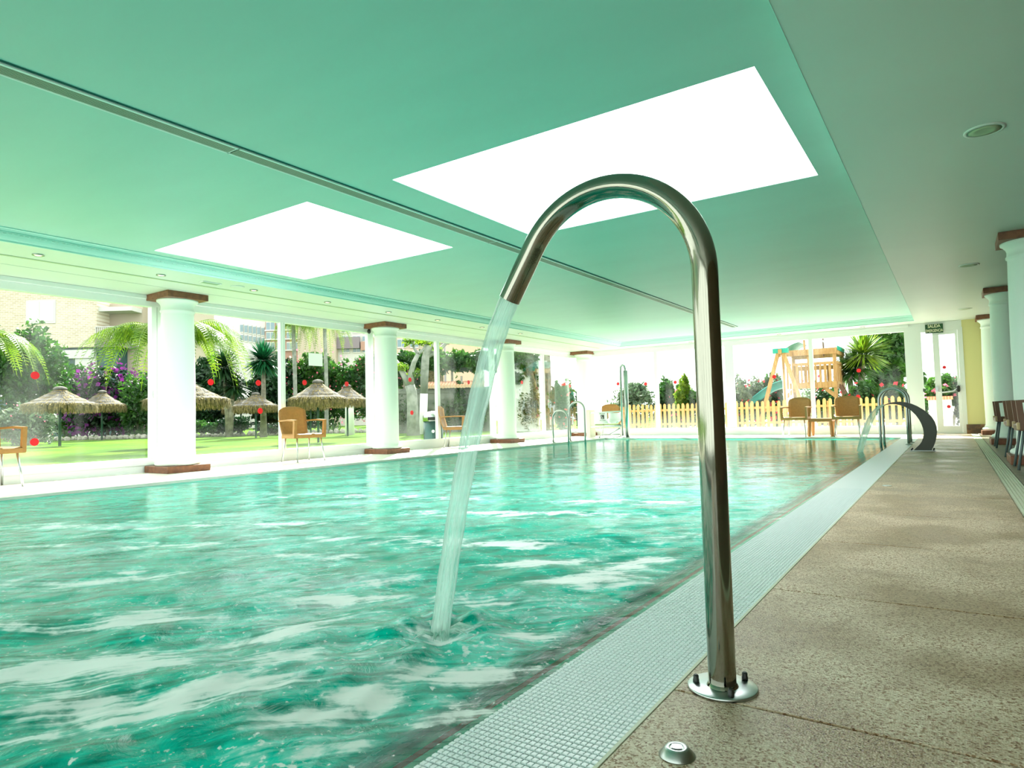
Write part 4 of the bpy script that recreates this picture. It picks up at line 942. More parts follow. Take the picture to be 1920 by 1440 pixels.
# ---- thatched parasols
def make_parasol(label, loc, s, rot=0):
    t = thing('thatched_parasol', label, 'parasol', loc, rot, 'thatched parasols on the lawn'); t.scale = (s[0], s[0], s[1])
    bm = bmesh.new(); tube(bm, [(0, 0, 0), (0, 0, 1.85)], 0.045, 12); obj('pole', bm, M['post'], t)
    prof = [(1.05, 1.44), (1.03, 1.50), (0.95, 1.545), (0.80, 1.575), (0.78, 1.60), (0.70, 1.66), (0.55, 1.72), (0.53, 1.745), (0.42, 1.82), (0.30, 1.88), (0.28, 1.90), (0.17, 1.985), (0.15, 2.04)]
    bm = bmesh.new(); n = 40; rings = []
    for r, z in prof: rings.append([bm.verts.new((r*(1+rnd.uniform(-.02, .02))*math.cos(2*PI*j/n), r*(1+rnd.uniform(-.02, .02))*math.sin(2*PI*j/n), z+rnd.uniform(-.012, .012))) for j in range(n)])
    for a, b in zip(rings[:-1], rings[1:]):
        for j in range(n): bm.faces.new((a[j], a[(j+1) % n], b[(j+1) % n], b[j])).smooth = True
    bm.faces.new(rings[-1]); obj('canopy', bm, M['thatch'], t)
    bm = bmesh.new(); lathe(bm, [(0.19, 2.00), (0.21, 2.04), (0.17, 2.09), (0.09, 2.12), (0.02, 2.13)], 20); obj('straw_cap', bm, M['thatch'], t)
    s_ = Soup(); g = random.Random(4)
    for i in range(1500):
        a = g.uniform(0, 2*PI); r = 1.06-g.random()**2*.30; l = g.uniform(.14, .36); w_ = .012
        p = Vector((r*math.cos(a), r*math.sin(a), 1.50-(1.06-r)*.0)); q = p+Vector((g.uniform(-.04, .04)+.03*math.cos(a), g.uniform(-.04, .04)+.03*math.sin(a), -l)); sd = Vector((-math.sin(a), math.cos(a), 0))*w_
        s_.quad(p-sd, p+sd, q+sd*.4, q-sd*.4)
    for i in range(900):   # loose ends over the tiers
        a = g.uniform(0, 2*PI); k = g.randrange(1, len(prof)-1); r, z = prof[k]; l = g.uniform(.05, .16); o_ = Vector((math.cos(a), math.sin(a), 0))
        p = o_*r+Vector((0, 0, z+.01)); q = p+o_*l+Vector((0, 0, -l*.5)); sd = Vector((-o_.y, o_.x, 0))*.008
        s_.quad(p-sd, p+sd, q+sd, q-sd)
    o = py('straw_fringe', s_.v, s_.f, M['straw'], t); o['kind'] = 'stuff'
    return t
pdat = [(112, 23.4, 2.3, 724, 'thatched parasol on a green pole, leftmost one on the lawn'), (191, 31.5, 2.05, 731, 'smaller thatched parasol just right of the leftmost one'),
        (352, 19.5, 2.35, 711, 'thatched parasol with long golden fringe half hidden by the nearest left column'), (480, 27.7, 1.86, 735, 'thatched parasol left of the second chair, before the yucca trunk'),
        (452, 35.0, 1.9, 744, 'distant thatched parasol mostly hidden behind the one by the yucca trunk'), (597, 20.0, 1.75, 711, 'thatched parasol directly above the second caramel chair'),
        (652, 26.6, 1.75, 720, 'pale thatched parasol right of the one above the chair, before a whitewashed trunk'), (583, 32.0, 1.75, 733, 'distant thatched parasol hidden below the one above the chair')]
par = None
for k, (px, dep, dia, top, lb) in enumerate(pdat):
    b = PG(px, dep, GZ); hz = (PT(px, top, dep)[2]-GZ)/2.13; sc = (dia/2.12, dia/2.12, hz)
    if par is None: par = make_parasol(lb, tuple(b), (sc[0], hz), 0)
    else: dup(par, tuple(b), k*1.1, lb, scale=sc)
# ---- left garden planting
palm('feathery palm at the left frame edge with sunlit drooping fronds', PG(-60, 17, GZ), 3.0, 22, 2.1, .7, 1.7, 'leafY', leaf=.55, seed=2, trunk=.14)
palm('lime green palm behind the nearest left column with long arching fronds', PG(322, 18, GZ), 3.1, 34, 2.5, .9, 1.9, 'leafY', leaf=.6, seed=5, trunk=.15)
palm('slim palm with hanging fronds before the far apartment, right of the mullion', PG(553, 34, GZ), 5.9, 14, 1.5, .5, 2.0, 'leafY', leaf=.6, seed=7, trunk=.1, lw=.014)
palm('slim palm with hanging fronds above the paper notice', PG(612, 34, GZ), 5.9, 14, 1.7, .5, 2.0, 'leafY', leaf=.6, seed=8, trunk=.09, lw=.014)
bush('garden_tree', 'big rounded green tree behind the leftmost parasol', 'tree', 50, 30, 150, 612, 790, M['leafM'], 9000, .12, 11)
bush('garden_shrub', 'grey green flowering shrub below the leftmost parasol', 'shrub', 52, 26, 105, 758, 832, M['leafG'], 4200, .09, 12, flowers=M['pink'], nf=60, fs=.04)
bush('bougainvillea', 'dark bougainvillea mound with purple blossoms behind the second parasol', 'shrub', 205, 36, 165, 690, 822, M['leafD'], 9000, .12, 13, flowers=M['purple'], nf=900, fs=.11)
bush('garden_shrub', 'dense dark green shrub between the leftmost parasol and the bougainvillea', 'shrub', 125, 38, 120, 672, 822, M['leafM'], 6000, .13, 14)
bush('garden_shrub', 'light green shrub right of the bougainvillea, beside the first column', 'shrub', 262, 34, 80, 700, 820, M['leafM'], 4500, .11, 15)
yucca('large spiky yucca with round green head left of the window mullion', 493, 29, [(494, 676, 44)], 'leafB', 420, trunkpx=494, w_=.045)
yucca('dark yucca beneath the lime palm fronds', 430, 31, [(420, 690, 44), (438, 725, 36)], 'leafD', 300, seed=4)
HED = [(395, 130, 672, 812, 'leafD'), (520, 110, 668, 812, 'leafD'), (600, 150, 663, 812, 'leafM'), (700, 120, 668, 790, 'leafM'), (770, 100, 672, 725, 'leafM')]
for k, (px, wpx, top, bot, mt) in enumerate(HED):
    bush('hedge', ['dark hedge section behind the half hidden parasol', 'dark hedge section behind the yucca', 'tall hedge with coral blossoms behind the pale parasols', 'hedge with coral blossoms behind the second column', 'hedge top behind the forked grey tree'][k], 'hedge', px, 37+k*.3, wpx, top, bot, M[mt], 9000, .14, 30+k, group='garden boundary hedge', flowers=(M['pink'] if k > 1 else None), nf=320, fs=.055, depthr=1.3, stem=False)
for k, (px, wpx, top) in enumerate(((365, 60, 788), (437, 70, 782), (402, 45, 793), (508, 50, 795))):
    bush('low_shrub', ['low round shrub right of the first column', 'low dark shrub left of the distant parasol pole', 'small low shrub between the two round ones', 'low shrub at the foot of the yucca'][k], 'shrub', px, 32, wpx, top, 812, M['leafD' if k % 2 else 'leafM'], 2500, .08, 50+k, stem=False, group='low shrubs behind the lawn')
# rock edging
re_ = thing('rock_edging', 'row of rough pale rocks edging the back of the lawn', 'rocks', tuple(PG(400, 33, GZ)), HEAD)
bm = bmesh.new(); bmesh.ops.create_icosphere(bm, subdivisions=1, radius=1)
for v in bm.verts: v.co *= rnd.uniform(.75, 1.15)
rme = bpy.data.meshes.new('rock'); bm.to_mesh(rme); bm.free(); rme.materials.append(M['rock'])
for k in range(64):
    px = 60+k*11; p = Vector(PG(px, 33, GZ))-re_.location; c_, s_ = math.cos(-HEAD), math.sin(-HEAD)
    piece('rock', rme, re_, (p.x*c_-p.y*s_, p.x*s_+p.y*c_+rnd.uniform(-.1, .1), .08), rot=(rnd.uniform(0, 3), rnd.uniform(0, 3), 0), scale=(rnd.uniform(.13, .22), rnd.uniform(.12, .2), rnd.uniform(.10, .2)))
# forked tree
def tree_forks(name, label, px, dep, segs, mb, leafs, extra=None, cat='tree'):
    base = Vector(PG(px, dep, GZ)); t = thing(name, label, cat, tuple(base)); bm = bmesh.new()
    for pts_, r in segs:
        P_ = [Vector(PT(x_, y_, dep+dd))-base for x_, y_, dd in pts_]; tube(bm, P_, r, 10)
    obj('trunk', bm, M[mb], t)
    if leafs:
        parts = []
        for (x_, y_, rpx, n) in leafs:
            c = Vector(PT(x_, y_, dep))-base; r = rpx/ppm(dep); parts.append(cloud(n, (r, r, r*.6), tuple(c), .10, int(x_+y_), shell=.2, asp=.4))
        soup_obj('foliage', parts, M['leafY'], t)
    return t
tree_forks('forked_tree', 'bare forked grey tree between the second column and the dark bin', 772, 25,
    [([(775, 817, 0), (774, 770, 0), (772, 735, 0), (768, 722, 0)], [.26, .22, .2, .19]), ([(768, 724, 0), (758, 704, 0), (748, 685, .3), (738, 672, .4)], [.15, .12, .1, .08]), ([(770, 724, 0), (770, 700, -.2), (776, 680, -.3), (784, 664, -.3)], [.15, .10, .09, .08]),
     ([(784, 664, -.3), (776, 652, 0), (774, 636, 0)], [.07, .05, .03]), ([(784, 664, -.3), (794, 655, 0), (802, 640, 0)], [.07, .05, .03])], 'palebark', [(752, 688, 14, 60), (776, 700, 14, 50), (770, 640, 16, 80), (800, 640, 12, 50)])
tree_forks('forked_tree', 'grey tree with whitewashed lower trunk just right of the forked one', 793, 27,
    [([(795, 740, 0), (796, 700, 0), (798, 670, 0), (806, 648, 0), (812, 630, 0)], [.155, .17, .16, .13, .1]), ([(800, 668, 0), (822, 658, .3), (836, 644, .5), (845, 642, .5)], [.12, .1, .07, .04]), ([(804, 655, 0), (798, 640, .3), (796, 625, 0)], [.1, .07, .04])], 'palebark', [(806, 632, 22, 160), (820, 655, 9, 30), (790, 640, 12, 60)])
o = bpy.data.objects['forked_tree.001']; bm = bmesh.new(); b0 = o.location; tube(bm, [(0, 0, 0), Vector(PT(794, 770, 27))-b0, Vector(PT(795, 738, 27))-b0], [.17, .165, .16], 12); obj('whitewashed_trunk', bm, M['whitewash'], o)['label'] = 'whitewashed lower trunk'
bm = bmesh.new(); b0 = Vector(PG(656, 29, GZ)); tube(bm, [(0, 0, 0), (0, 0, 1.2), (0.02, 0, 2.0)], [.22, .19, .17], 12); o = obj('painted_trunk', bm, M['whitewash'], None, loc=tuple(b0)); tag(o, 'whitewashed trunk below the pale thatched parasol', 'tree trunk')
# stone wall with tiled coping
gw = thing('garden_wall', 'mossy grey garden wall with terracotta tile coping behind the dark bin', 'wall', tuple(PG(740, 29, GZ)), HEAD)
def WX(px, dep, ref=740): return (px-ref)/ppm(dep)
def WZ(px, py_, dep): return PT(px, py_, dep)[2]-GZ
zt = WZ(830, 727, 29)
bxo('wall_face', (WX(735, 29), 0, 0), (WX(930, 29), .3, zt), M['wallst'], gw)
bxo('wall_band', (WX(735, 29), -.05, zt-.22), (WX(930, 29), .32, zt-.08), M['wallst'], gw)
bm = bmesh.new(); tube(bm, [(0, -.30, -.02), (0, .35, .18)], 0.085, 8); cme = bpy.data.meshes.new('coping_tile'); bm.to_mesh(cme); bm.free(); cme.materials.append(M['rooft'])
for k in range(20): piece('coping_tile', cme, gw, (WX(800, 29)+k*.135+.0, 0, zt+.06+rnd.uniform(-.01, .01)), scale=(1, 1, 1))
for px in (860, 868, 905):
    bm = bmesh.new(); tube(bm, [(WX(px, 29), -.12, 0), (WX(px, 29), -.12, zt+.5 if px == 868 else zt)], .05, 8); obj('climbing_stem', bm, M['bark'], gw)
    soup_obj('climbing_leaves', [cloud(500, (.16, .12, (zt+.4)/2), (WX(px, 29), -.15, (zt+.3)/2), .08, px, shell=.3)], M['leafM'], gw)
soup_obj('wall_ivy', [cloud(700, (1.6, .12, .5), (WX(860, 29), -.08, .6), .06, 5, shell=.1), cloud(500, (1.4, .15, .4), (WX(880, 29), -.08, zt*.6), .06, 6, shell=.1), cloud(400, (.9, .15, .8), (WX(760, 29), -.06, .9), .06, 7, shell=.1)], M['leafG'], gw)
# bamboo screen + vine pergola above the wall
bs = thing('reed_screen', 'pale reed screen below the vine pergola, above the tiled wall', 'screen', tuple(PG(800, 31, GZ)), HEAD)
for k in range(10):
    x_ = WX(800+k*3.4, 31, 800); bxo('reed_panel', (x_, 0, 2.2), (x_+.075, .04, WZ(820, 694, 31)), M['straw'], bs)
pg = thing('vine_pergola', 'leafy vine covered pergola above the garden wall', 'pergola', tuple(PG(830, 30, GZ)), HEAD)
parts = []
for k in range(9): parts.append(cloud(900, (.75, .7, .42), (WX(745+k*23, 30, 830), 0, WZ(745+k*23, 680-(6 if k % 2 else 0), 30)), .11, 70+k, shell=.4))
soup_obj('foliage', parts, M['leafM'], pg)
for px in (760, 850, 922):
    bxo('pergola_post', (WX(px, 30, 830)-.05, -.05, 0), (WX(px, 30, 830)+.05, .05, WZ(px, 680, 30)), M['bark'], pg)
bxo('pergola_beam', (WX(740, 30, 830), -.05, WZ(800, 690, 30)), (WX(935, 30, 830), .05, WZ(800, 686, 30)), M['bark'], pg)
# white wall with climber, right of third column
ww = thing('white_garden_wall', 'white garden wall with dark climbing vine seen right of the third column', 'wall', tuple(PG(985, 27, GZ)), HEAD)
bxo('wall_face', (WX(958, 27, 985), 0, 0), (WX(1014, 27, 985), .25, WZ(985, 664, 27)), M['wallw'], ww)
soup_obj('climbing_leaves', [cloud(1100, (.75, .3, .38), (WX(985, 27, 985)-.1, -.1, WZ(985, 670, 27)), .1, 81, shell=.4), cloud(700, (.16, .2, 1.3), (WX(1004, 27, 985), -.12, 1.6), .08, 82, shell=.3), cloud(420, (.3, .15, .35), (WX(997, 27, 985), -.1, WZ(995, 690, 27)), .08, 83, shell=.3), cloud(300, (.35, .12, .25), (WX(970, 27, 985), -.1, WZ(970, 708, 27)), .08, 84, shell=.3), cloud(500, (.5, .1, .8), (WX(990, 27, 985), -.05, .9), .05, 85, shell=.1)], M['leafM'], ww)
bm = bmesh.new(); b0 = PG(1029, 26, GZ); k = 12; tube(bm, [(0, 0, 3.6*i/k) for i in range(k+1)], [.14*(1.2-.2*i/k)*(1+.06*(i % 2)) for i in range(k+1)], 12)
pt_ = thing('bare_palm', 'bare ringed palm trunk between the third and fourth left columns', 'palm tree', tuple(b0)); obj('trunk', bm, M['bark'], pt_); s = Soup(); rosette(s, (0, 0, 3.7), .5, 60, 3, .04, -.2); py('crown_stubs', s.v, s.f, M['straw'], pt_)['kind'] = 'stuff'
bush('hibiscus_bush', 'green bush with red flowers behind the left pool ladder', 'shrub', 1056, 24, 52, 718, 806, M['leafM'], 4500, .08, 91, flowers=M['redpetal'], nf=40, fs=.06)
bush('hibiscus_bush', 'small dark bush between the ladder bush and the corner column', 'shrub', 1090, 26, 26, 735, 806, M['leafD'], 1800, .08, 92)
# litter bin
lb = thing('litter_bin', 'dark green round litter bin with domed top outside beside the third chair', 'bin', tuple(PG(813, 14.2, GZ)), HEAD+.2)
bm = bmesh.new(); lathe(bm, [(0.20, 0), (0.215, .03), (0.215, .60)], 28); obj('body', bm, M['bin'], lb)
bm = bmesh.new(); lathe(bm, [(0.225, .60), (0.225, .70), (.215, .75), (.16, .80), (.02, .82)], 28); obj('domed_lid', bm, M['alu'], lb)
bxo('opening', (-.13, -.232, .62), (.13, -.19, .69), M['black'], lb)
bm = bmesh.new(); lathe(bm, [(0.035, 0), (0.035, .004)], 16); bmesh.ops.rotate(bm, verts=bm.verts[:], matrix=Matrix.Rotation(PI/2, 3, 'X')); o = obj('pale_emblem', bm, M['white'], lb, loc=(-0.02, -.216, .38))
# ---- buildings
def facade(name, label, px0, dep, parts, cat='building'):
    b = PG(px0, dep, GZ); t = thing(name, label, cat, tuple(b), HEAD); X_ = lambda px: (px-px0)/ppm(dep); Z_ = lambda px, y: PT(px, y, dep)[2]-GZ
    for pn, x0, x1, y0, y1, d0, d1, m in parts:
        o = bxo(pn, (X_(x0), d0, Z_((x0+x1)/2, y1) if y1 < 900 else 0), (X_(x1), d1, Z_((x0+x1)/2, y0)), m, t)
        if pn == 'window':
            nn = 2 if x1-x0 < 60 else 3
            for q in range(nn):
                a = X_(x0)+(X_(x1)-X_(x0))*(q+.08)/nn; c = X_(x0)+(X_(x1)-X_(x0))*(q+.92)/nn; zz0 = Z_(x0, y1)+.12; zz1 = Z_(x0, y0)-.12
                bxo('pane', (a, d0-.02, zz0), (c, d0-.005, zz1), M['winglass'] if x0 > 300 else M['bwhite'], o)
    return t
fb = facade('brick_building', 'cream brick apartment building behind the garden at the far left', 0, 46, [
    ('brick_wall', -260, 180, 470, 655, 0, 6, M['brick']), ('ground_floor', -260, 215, 655, 999, .3, 6, M['shopdark']), ('sign_panel', 106, 175, 655, 671, .0, .3, M['bwhite']), ('white_pier', 138, 176, 671, 999, .1, .3, M['bwhite']),
    ('side_wing', 180, 245, 560, 999, 1.5, 6, M['bcream']), ('side_wing', 245, 330, 500, 999, 2.2, 6, M['bcream']), ('window', 47, 103, 561, 605, -.06, .02, M['bwhite']), ('window', -80, -20, 555, 600, -.06, .02, M['bwhite']),
    ('balcony_slab', 178, 226, 632, 650, -.1, 1.5, M['bgrey']), ('balcony_ceiling', 178, 243, 572, 580, .2, 1.5, M['bwhite']), ('window', 224, 244, 613, 648, 1.3, 1.55, M['bgrey'])])
X_ = lambda px: px/ppm(46)
for k in range(13):
    zb = PT(200, 632, 46)[2]-GZ; zt_ = PT(200, 612, 46)[2]-GZ; bxo('baluster', (X_(179+k*3.7), -.08, zb), (X_(180.1+k*3.7), -.03, zt_), M['bwhite'], fb)
bxo('handrail', (X_(178), -.1, zt_), (X_(226), 0, zt_+.06), M['bwhite'], fb)
prt = [('white_wing', 395, 508, 596, 999, 0, 8, M['bwhite']), ('brick_wing', 505, 572, 592, 999, -1, 8, M['bpink']), ('cream_block', 570, 640, 585, 999, -2, 8, M['bcream']), ('mauve_block', 640, 705, 600, 999, -1, 8, M['bwhite'])]
for r_, (y0, y1) in enumerate(((603, 618), (622, 634), (641, 655))):
    if r_ < 2:
        for x in range(452, 500, 8): prt.append(('window', x, x+6, y0+3+(x-452)*.15, y1+5+(x-452)*.15, -.1, .1, M['bwhite']))
    for x in (507, 526, 545, 557): prt.append(('window', x, x+10 if x != 507 else x+16, y0+1, y1+4, -1.1, -.9, M['bwhite']))
    for x in (648, 668, 686): prt.append(('window', x, x+14, y0+8, y1+8, -1.1, -.9, M['bwhite']))
for y0 in (619, 636, 657): prt.append(('cornice', 505, 572, y0, y0+2.2, -1.25, -1, M['bwhite']))
prt += [('balcony', 640, 682, 634, 655, -1.6, -1, M['bgrey']), ('balcony', 684, 702, 642, 658, -1.5, -1, M['bpink'])]
facade('apartment_block', 'distant pink and white apartment block with bands of windows above the hedge', 400, 75, prt)
pk = [('render_wall', 700, 905, 628, 999, 0, 6, M['bcream']), ('coloured_wall', 830, 905, 640, 999, -.4, 0, mat('peach', (.62, .40, .30), .9)), ('coloured_wall', 735, 790, 655, 999, -.4, 0, mat('peach2', (.62, .42, .34), .9))]
for x in (748, 772, 800): pk.append(('window', x, x+16, 634, 652, -.1, .1, M['bwhite']))
facade('peach_building', 'peach coloured building behind the pergola and forked trees', 700, 60, pk)
lp = thing('street_lamp', 'thin dark street lamp in front of the peach building', 'street lamp', tuple(PG(837, 50, GZ)), HEAD)
zz = PT(837, 645, 50)[2]-GZ; bm = bmesh.new(); tube(bm, [(0, 0, 0), (0, 0, zz)], [.1, .07], 8); obj('post', bm, M['bgrey'], lp); bxo('lamp_head', (-.35, -.12, zz), (.35, .12, zz+.12), M['bgrey'], lp)
# ================================================================== BACK GARDEN
YFc = 20.5
fe = thing('picket_fence', 'natural pine picket fence with rounded tops outside the far window', 'fence', (-9.4, YFc, GZ))
bm = bmesh.new(); vs = []
prof = [(-.045, 0), (.045, 0), (.045, .84), (.032, .875), (.012, .895), (-.012, .895), (-.032, .875), (-.045, .84)]
f0 = [bm.verts.new((x, -.011, z)) for x, z in prof]; f1 = [bm.verts.new((x, .011, z)) for x, z in prof]
bm.faces.new(f0); bm.faces.new(list(reversed(f1)))
for j in range(8): bm.faces.new((f0[(j+1) % 8], f0[j], f1[j], f1[(j+1) % 8]))
pme = bpy.data.meshes.new('picket'); bm.to_mesh(pme); bm.free(); pme.materials.append(M['wood2'])
k = 0; x = 0.0
while x < 8.62:
    piece('picket', pme, fe, (x, 0, 0.03), scale=(1, 1, rnd.uniform(.98, 1.02))); x += 0.155
for z in (.22, .68): bxo('rail', (-.05, .012, z), (8.65, .05, z+.07), M['wood2'], fe)
for k in range(5): bxo('fence_post', (k*2.15-.04, .05, 0), (k*2.15+.04, .13, .86), M['wood2'], fe)
def bbush(name, label, cat, x0, x1, y, z0, z1, mt, n, size, seed, fl=None, nf=60, fs_=.06, group=None, stem=True):
    cx = (x0+x1)/2; W_ = (x1-x0)/2; H = (z1-z0)/2; t = thing(name, label, cat, (cx, y, GZ), 0, group); g = random.Random(seed)
    parts = [cloud(n//2, (W_, min(W_, 1.0), H), (0, 0, z0+H), size, seed)]
    for q in range(4): parts.append(cloud(n//8, (W_*.4, .5, H*.45), (g.uniform(-.6, .6)*W_, g.uniform(-.3, .3), z0+H*g.uniform(.7, 1.6)), size, seed+q+1))
    soup_obj('foliage', parts, mt, t)
    if fl: soup_obj('blossoms', [cloud(nf, (W_, min(W_, 1.0), H), (0, -.1, z0+H*1.1), fs_, seed+9, shell=.93, asp=.9)], fl, t)
    if stem:
        bm = bmesh.new()
        for q in range(3): a = q*2.1; tube(bm, [(.05*math.cos(a), .05*math.sin(a), 0), (.4*W_*math.cos(a), .2*math.sin(a), max(z0, .1)+H)], [.05, .02], 7)
        obj('stem', bm, M['bark'], t)
    return t
def X24(px, py_, y): return gy(px, py_, y)
bd = [(1150, 1232, 722, 22.5, 'leafG', None, 'pale hazy bush behind the mast of the pool lift'), (1234, 1262, 713, 22.5, 'leafM', None, 'tall narrow green shrub left of the steel spout pole'), (1262, 1296, 722, 22.3, 'leafM', 'pink', 'green shrub with pale blossoms beside the narrow one'),
      (1276, 1290, 706, 21.8, 'leafY', None, 'slim upright lime shrub left of the steel spout pole'), (1292, 1345, 735, 22.3, 'leafM', None, 'low bush directly behind the steel spout pole'), (1366, 1402, 712, 23.5, 'leafG', 'redpetal', 'hazy flowering bush right of the steel spout pole'),
      (1398, 1440, 712, 24.5, 'leafG', 'redpetal', 'hibiscus bush with red flowers behind the slide'), (1432, 1468, 706, 25.5, 'leafM', 'redpetal', 'hibiscus bush with red flowers left of the play tower'), (1495, 1580, 718, 27.5, 'leafM', 'redpetal', 'dark bush seen under and through the play tower')]
for k, (a, b, top, y, mt, fl, lab) in enumerate(bd):
    pa = gy(a, top, y); pb2 = gy(b, top, y); bbush('garden_bush', lab, 'shrub', pa[0], pb2[0], y, 0.1, pa[2]-GZ, M[mt], 3600, .07, 120+k, M[fl] if fl else None, 45, .07)
# right side: trees behind the yucca
pa = gy(1645, 632, 29); bbush('garden_tree', 'dark green leafy tree at the right end of the far window', 'tree', gy(1622, 700, 29)[0], gy(1708, 700, 29)[0], 29, 1.2, pa[2]+.4, M['leafM'], 9000, .12, 150)
bbush('garden_bush', 'bright green bush with a red flower below the far yucca', 'shrub', gy(1588, 720, 23.2)[0], gy(1650, 720, 23.2)[0], 23.2, .2, gy(1620, 716, 23.2)[2], M['leafM'], 4200, .08, 151, M['redpetal'], 10, .09)
bbush('garden_bush', 'bright green bush behind the right pool ladder', 'shrub', gy(1645, 720, 23.6)[0], gy(1705, 720, 23.6)[0], 23.6, .2, gy(1670, 722, 23.6)[2], M['leafM'], 4200, .08, 152, M['redpetal'], 8, .09)
bbush('garden_tree', 'leafy tree seen through the narrow pane left of the exit door', 'tree', gy(1706, 720, 26)[0], gy(1738, 720, 26)[0], 26, .3, gy(1720, 698, 26)[2], M['leafM'], 3500, .1, 153, M['pink'], 12, .08)
yu = thing('yucca', 'tall yucca with two spiky bright heads right of the play tower', 'yucca', (*gy(1606, 790, 25)[:2], GZ))
for q, (hx, hy, hr, mt) in enumerate(((1618, 664, 1.0, 'leafY'), (1606, 690, .85, 'leafM'), (1592, 700, .9, 'leafM'))):
    c = gy(hx, hy, 25+.2*q)-np.array(yu.location); s = Soup(); rosette(s, c, hr, 380, 160+q, .03, -.6, .15); py('leaf_rosette', s.v, s.f, M[mt], yu)['kind'] = 'stuff'
bm = bmesh.new()
for hx, hy in ((1618, 664), (1592, 700)):
    c = gy(hx, hy, 25)-np.array(yu.location); tube(bm, [(0, 0, 0), (c[0]*.6, c[1]*.6, c[2]*.5), tuple(c)], [.13, .1, .08], 10)
obj('trunk', bm, M['bark'], yu)
# white planter with brick top
plx0, plx1 = gy(1742, 780, 20.6)[0], gy(1786, 780, 20.6)[0]; pzt = gy(1765, 743, 20.6)[2]-GZ
pn = thing('brick_planter', 'white walled planter with red brick coping outside the exit door', 'planter', ((plx0+plx1)/2, 20.9, GZ)); hw = (plx1-plx0)/2
bxo('white_wall', (-hw, -.3, 0), (hw, .3, pzt-.09), M['wallw'], pn)
bme = boxmesh('coping_brick', (-.028, -.33, 0), (.028, .33, .09), M['brickred'], .004); n_ = int(hw*2/.065)+1
for k in range(n_+1): piece('coping_brick', bme, pn, (-hw+k*.065, 0, pzt-.09))
bbush('garden_bush', 'flowering green bush above the brick topped planter', 'shrub', plx0-.1, plx1+.5, 21.9, .6, gy(1770, 702, 21.9)[2], M['leafM'], 4200, .07, 170, M['pink'], 30, .07)
bbush('garden_bush', 'dark shrub right of the brick topped planter', 'shrub', plx1+.05, plx1+.6, 21.2, 0, .9, M['leafD'], 1800, .06, 171, stem=False)
# play tower
pt = thing('play_tower', 'wooden play tower with green roof, slide and swing frame beyond the fence', 'playground', (-4.0, 24.4, GZ))
def B(name, a, b, m=M['wood']): return bxo(name, a, b, m, pt)
x0, x1, y0, y1 = -.72, .86, -.75, .95; zf = 1.42; zr = 2.5
for (x, y) in ((x0, y0), (x1, y0), (x0, y1), (x1, y1), (.08, y0)): B('corner_post', (x-.05, y-.05, 0 if abs(x) > .2 else zf), (x+.05, y+.05, zr))
B('floor_beam', (x0-.06, y0-.08, zf-.1), (x1+.06, y0-.03, zf+.10)); B('floor_beam', (x1+.0, y0, zf-.1), (x1+.07, y1, zf+.10)); B('platform', (x0, y0, zf-.03), (x1, y1, zf))
B('top_beam', (x0-.18, y0-.09, zr-.06), (x1+.08, y0-.03, zr+.14)); B('top_beam', (x1+.02, y0, zr-.06), (x1+.09, y1, zr+.14)); B('top_beam', (x0-.06, y1, zr-.06), (x1+.06, y1+.05, zr+.14))
for x_ in [x0+.13+k*.145 for k in range(10)]: bxo('fence_slat', (x_-.04 if int(x_*99) % 3 else x_-.025, y0-.058, zf+.1), (x_+.04 if int(x_*99) % 3 else x_+.025, y0-.03, zf+.72), M['wood'], pt)
B('hand_rail', (x0, y0-.07, zf+.68), (x1, y0-.0, zf+.77))
for y_ in [y0+.2+k*.24 for k in range(6)]: B('fence_slat', (x1+.02, y_-.06, zf+.1), (x1+.04, y_+.06, zf+.75))
B('hand_rail', (x1, y0, zf+.7), (x1+.06, y1, zf+.78)); B('hand_rail', (x0, y1-.03, zf+.6), (x1, y1+.03, zf+.75))
for x_ in [x0+.13+k*.25 for k in range(6)]: B('fence_slat', (x_-.04, y1-.02, zf+.1), (x_+.04, y1, zf+.65))
for s_ in (-1, 1):
    bm = bmesh.new(); xx = x0 if s_ < 0 else x1; beam(bm, (xx, y0, zf-.4), (xx-s_*.35, y0, zf-.08), .05, .12); obj('corner_brace', bm, M['wood'], pt)
# roof canvas: sagging left slope, pale right slope, ridge post
def canvas(xa, za, xb, zb, m, sag=.1):
    vs = []; fs = []
    for i in range(9):
        t_ = i/8
        for j in range(13):
            yy = y0+(y1-y0)*j/12; vs.append((xa+(xb-xa)*t_, yy, za+(zb-za)*t_-sag*math.sin(PI*t_)+.012*(j % 2)))
    for i in range(8):
        for j in range(12): a = i*13+j; fs.append((a, a+13, a+14, a+1))
    o = py('roof_canvas', vs, fs, m, pt, smooth=True); md = o.modifiers.new('s', 'SOLIDIFY'); md.thickness = .01
canvas(x0-.06, zr+.12, -.22, zr+.42, M['teal'], -.05); canvas(x1+.06, zr+.12, .30, zr+.50, mat('pale_canvas', (.5, .72, .70), .6, transl=.5), -.04)
bxo('canvas_hem', (x1+.09, y0, zr+.06), (x1+.11, y1, zr+.2), M['teal'], pt)
B('ridge_post', (-.07, y0-.03, zr), (-.01, y0+.03, zr+.62)); bxo('ridge_post', (.27, y1-.03, zr), (.32, y1+.03, zr+.7), M['resinR'], pt)
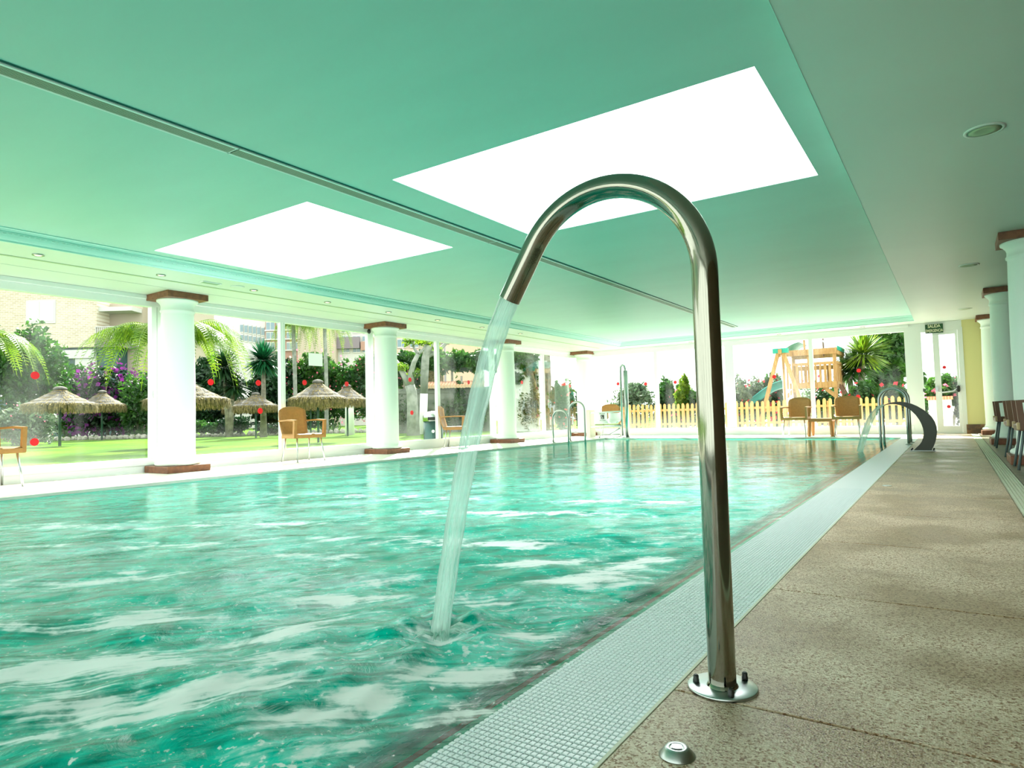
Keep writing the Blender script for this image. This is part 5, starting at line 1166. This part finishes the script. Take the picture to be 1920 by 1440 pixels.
# swing A-frame in front
bm = bmesh.new(); beam(bm, (-.45, y0-.1, zr+.0), (-.45, y0-1.9, zr-.02), .10, .15); obj('swing_beam', bm, M['wood'], pt)
ya = y0-1.75
for s_ in (-1, 1):
    bm = bmesh.new(); beam(bm, (-.45+s_*.06, ya, zr+.02), (-.45+s_*.78, ya, .0), .11, .09, up=(0, 1, 0)); obj('swing_leg', bm, M['wood'], pt)
bm = bmesh.new(); beam(bm, (-1.15, ya, .62), (.25, ya, .66), .05, .09); obj('cross_bar', bm, M['wood'], pt)
bxo('swing_bracket', (-.68, ya-.08, zr-.06), (-.22, ya+.08, zr+.09), M['teal'], pt)
for q, (yy, zs_) in enumerate(((ya+.35, .55), (ya+.9, .55), (ya+1.35, .6))):
    sw = bxo('swing_seat', (-.60, yy-.2, zs_), (-.28, yy+.2, zs_+.04), M['orange'] if q == 0 else M['teal'], pt)
    for dy in (-.18, .18):
        bm = bmesh.new(); tube(bm, [(-.45+.1*dy, yy+dy, zr-.08), (-.45, yy+dy, zs_+.04)], .014, 6); obj('swing_rope', bm, M['rope'], sw)
bm = bmesh.new(); lathe(bm, [(0.02, .1), (.16, .14), (.2, .4), (.16, .62), (.02, .66)], 16, (.10, ya+.1, .1)); obj('yellow_toy_shell', bm, mat('yellow_plastic', (.85, .62, .12), .4), pt)
# slide (left)
sv = []; sf = []
for i in range(25):
    t_ = i/24; X__ = x0-2.35*t_; Z__ = zf+.02-(zf-.12)*(t_**1.15)*(.85+.15*t_)+.10*math.sin(t_*PI*2.2)*(1-t_)
    for (dy, dz) in ((-.30, .22), (-.27, .22), (-.24, .02), (0, -.02), (.24, .02), (.27, .22), (.30, .22)): sv.append((X__, dy-.2, max(Z__+dz, .05)))
for i in range(24):
    for j in range(6): a = i*7+j; sf.append((a, a+1, a+8, a+7))
o = py('slide', sv, sf, M['slide'], pt, smooth=True); md = o.modifiers.new('s', 'SOLIDIFY'); md.thickness = .04
# climbing ladder (right)
for yy in (-.45, .1):
    bm = bmesh.new(); beam(bm, (x1+.06, yy, zf), (x1+.72, yy, 0), .05, .10); obj('ladder_rail', bm, M['resinR'], pt)
for q in range(5):
    t_ = (q+.7)/5.5; bxo('ladder_rung', (x1+.06+.66*t_-.03, -.45, zf*(1-t_)-.02), (x1+.06+.66*t_+.03, .1, zf*(1-t_)+.02), M['resinR'], pt)
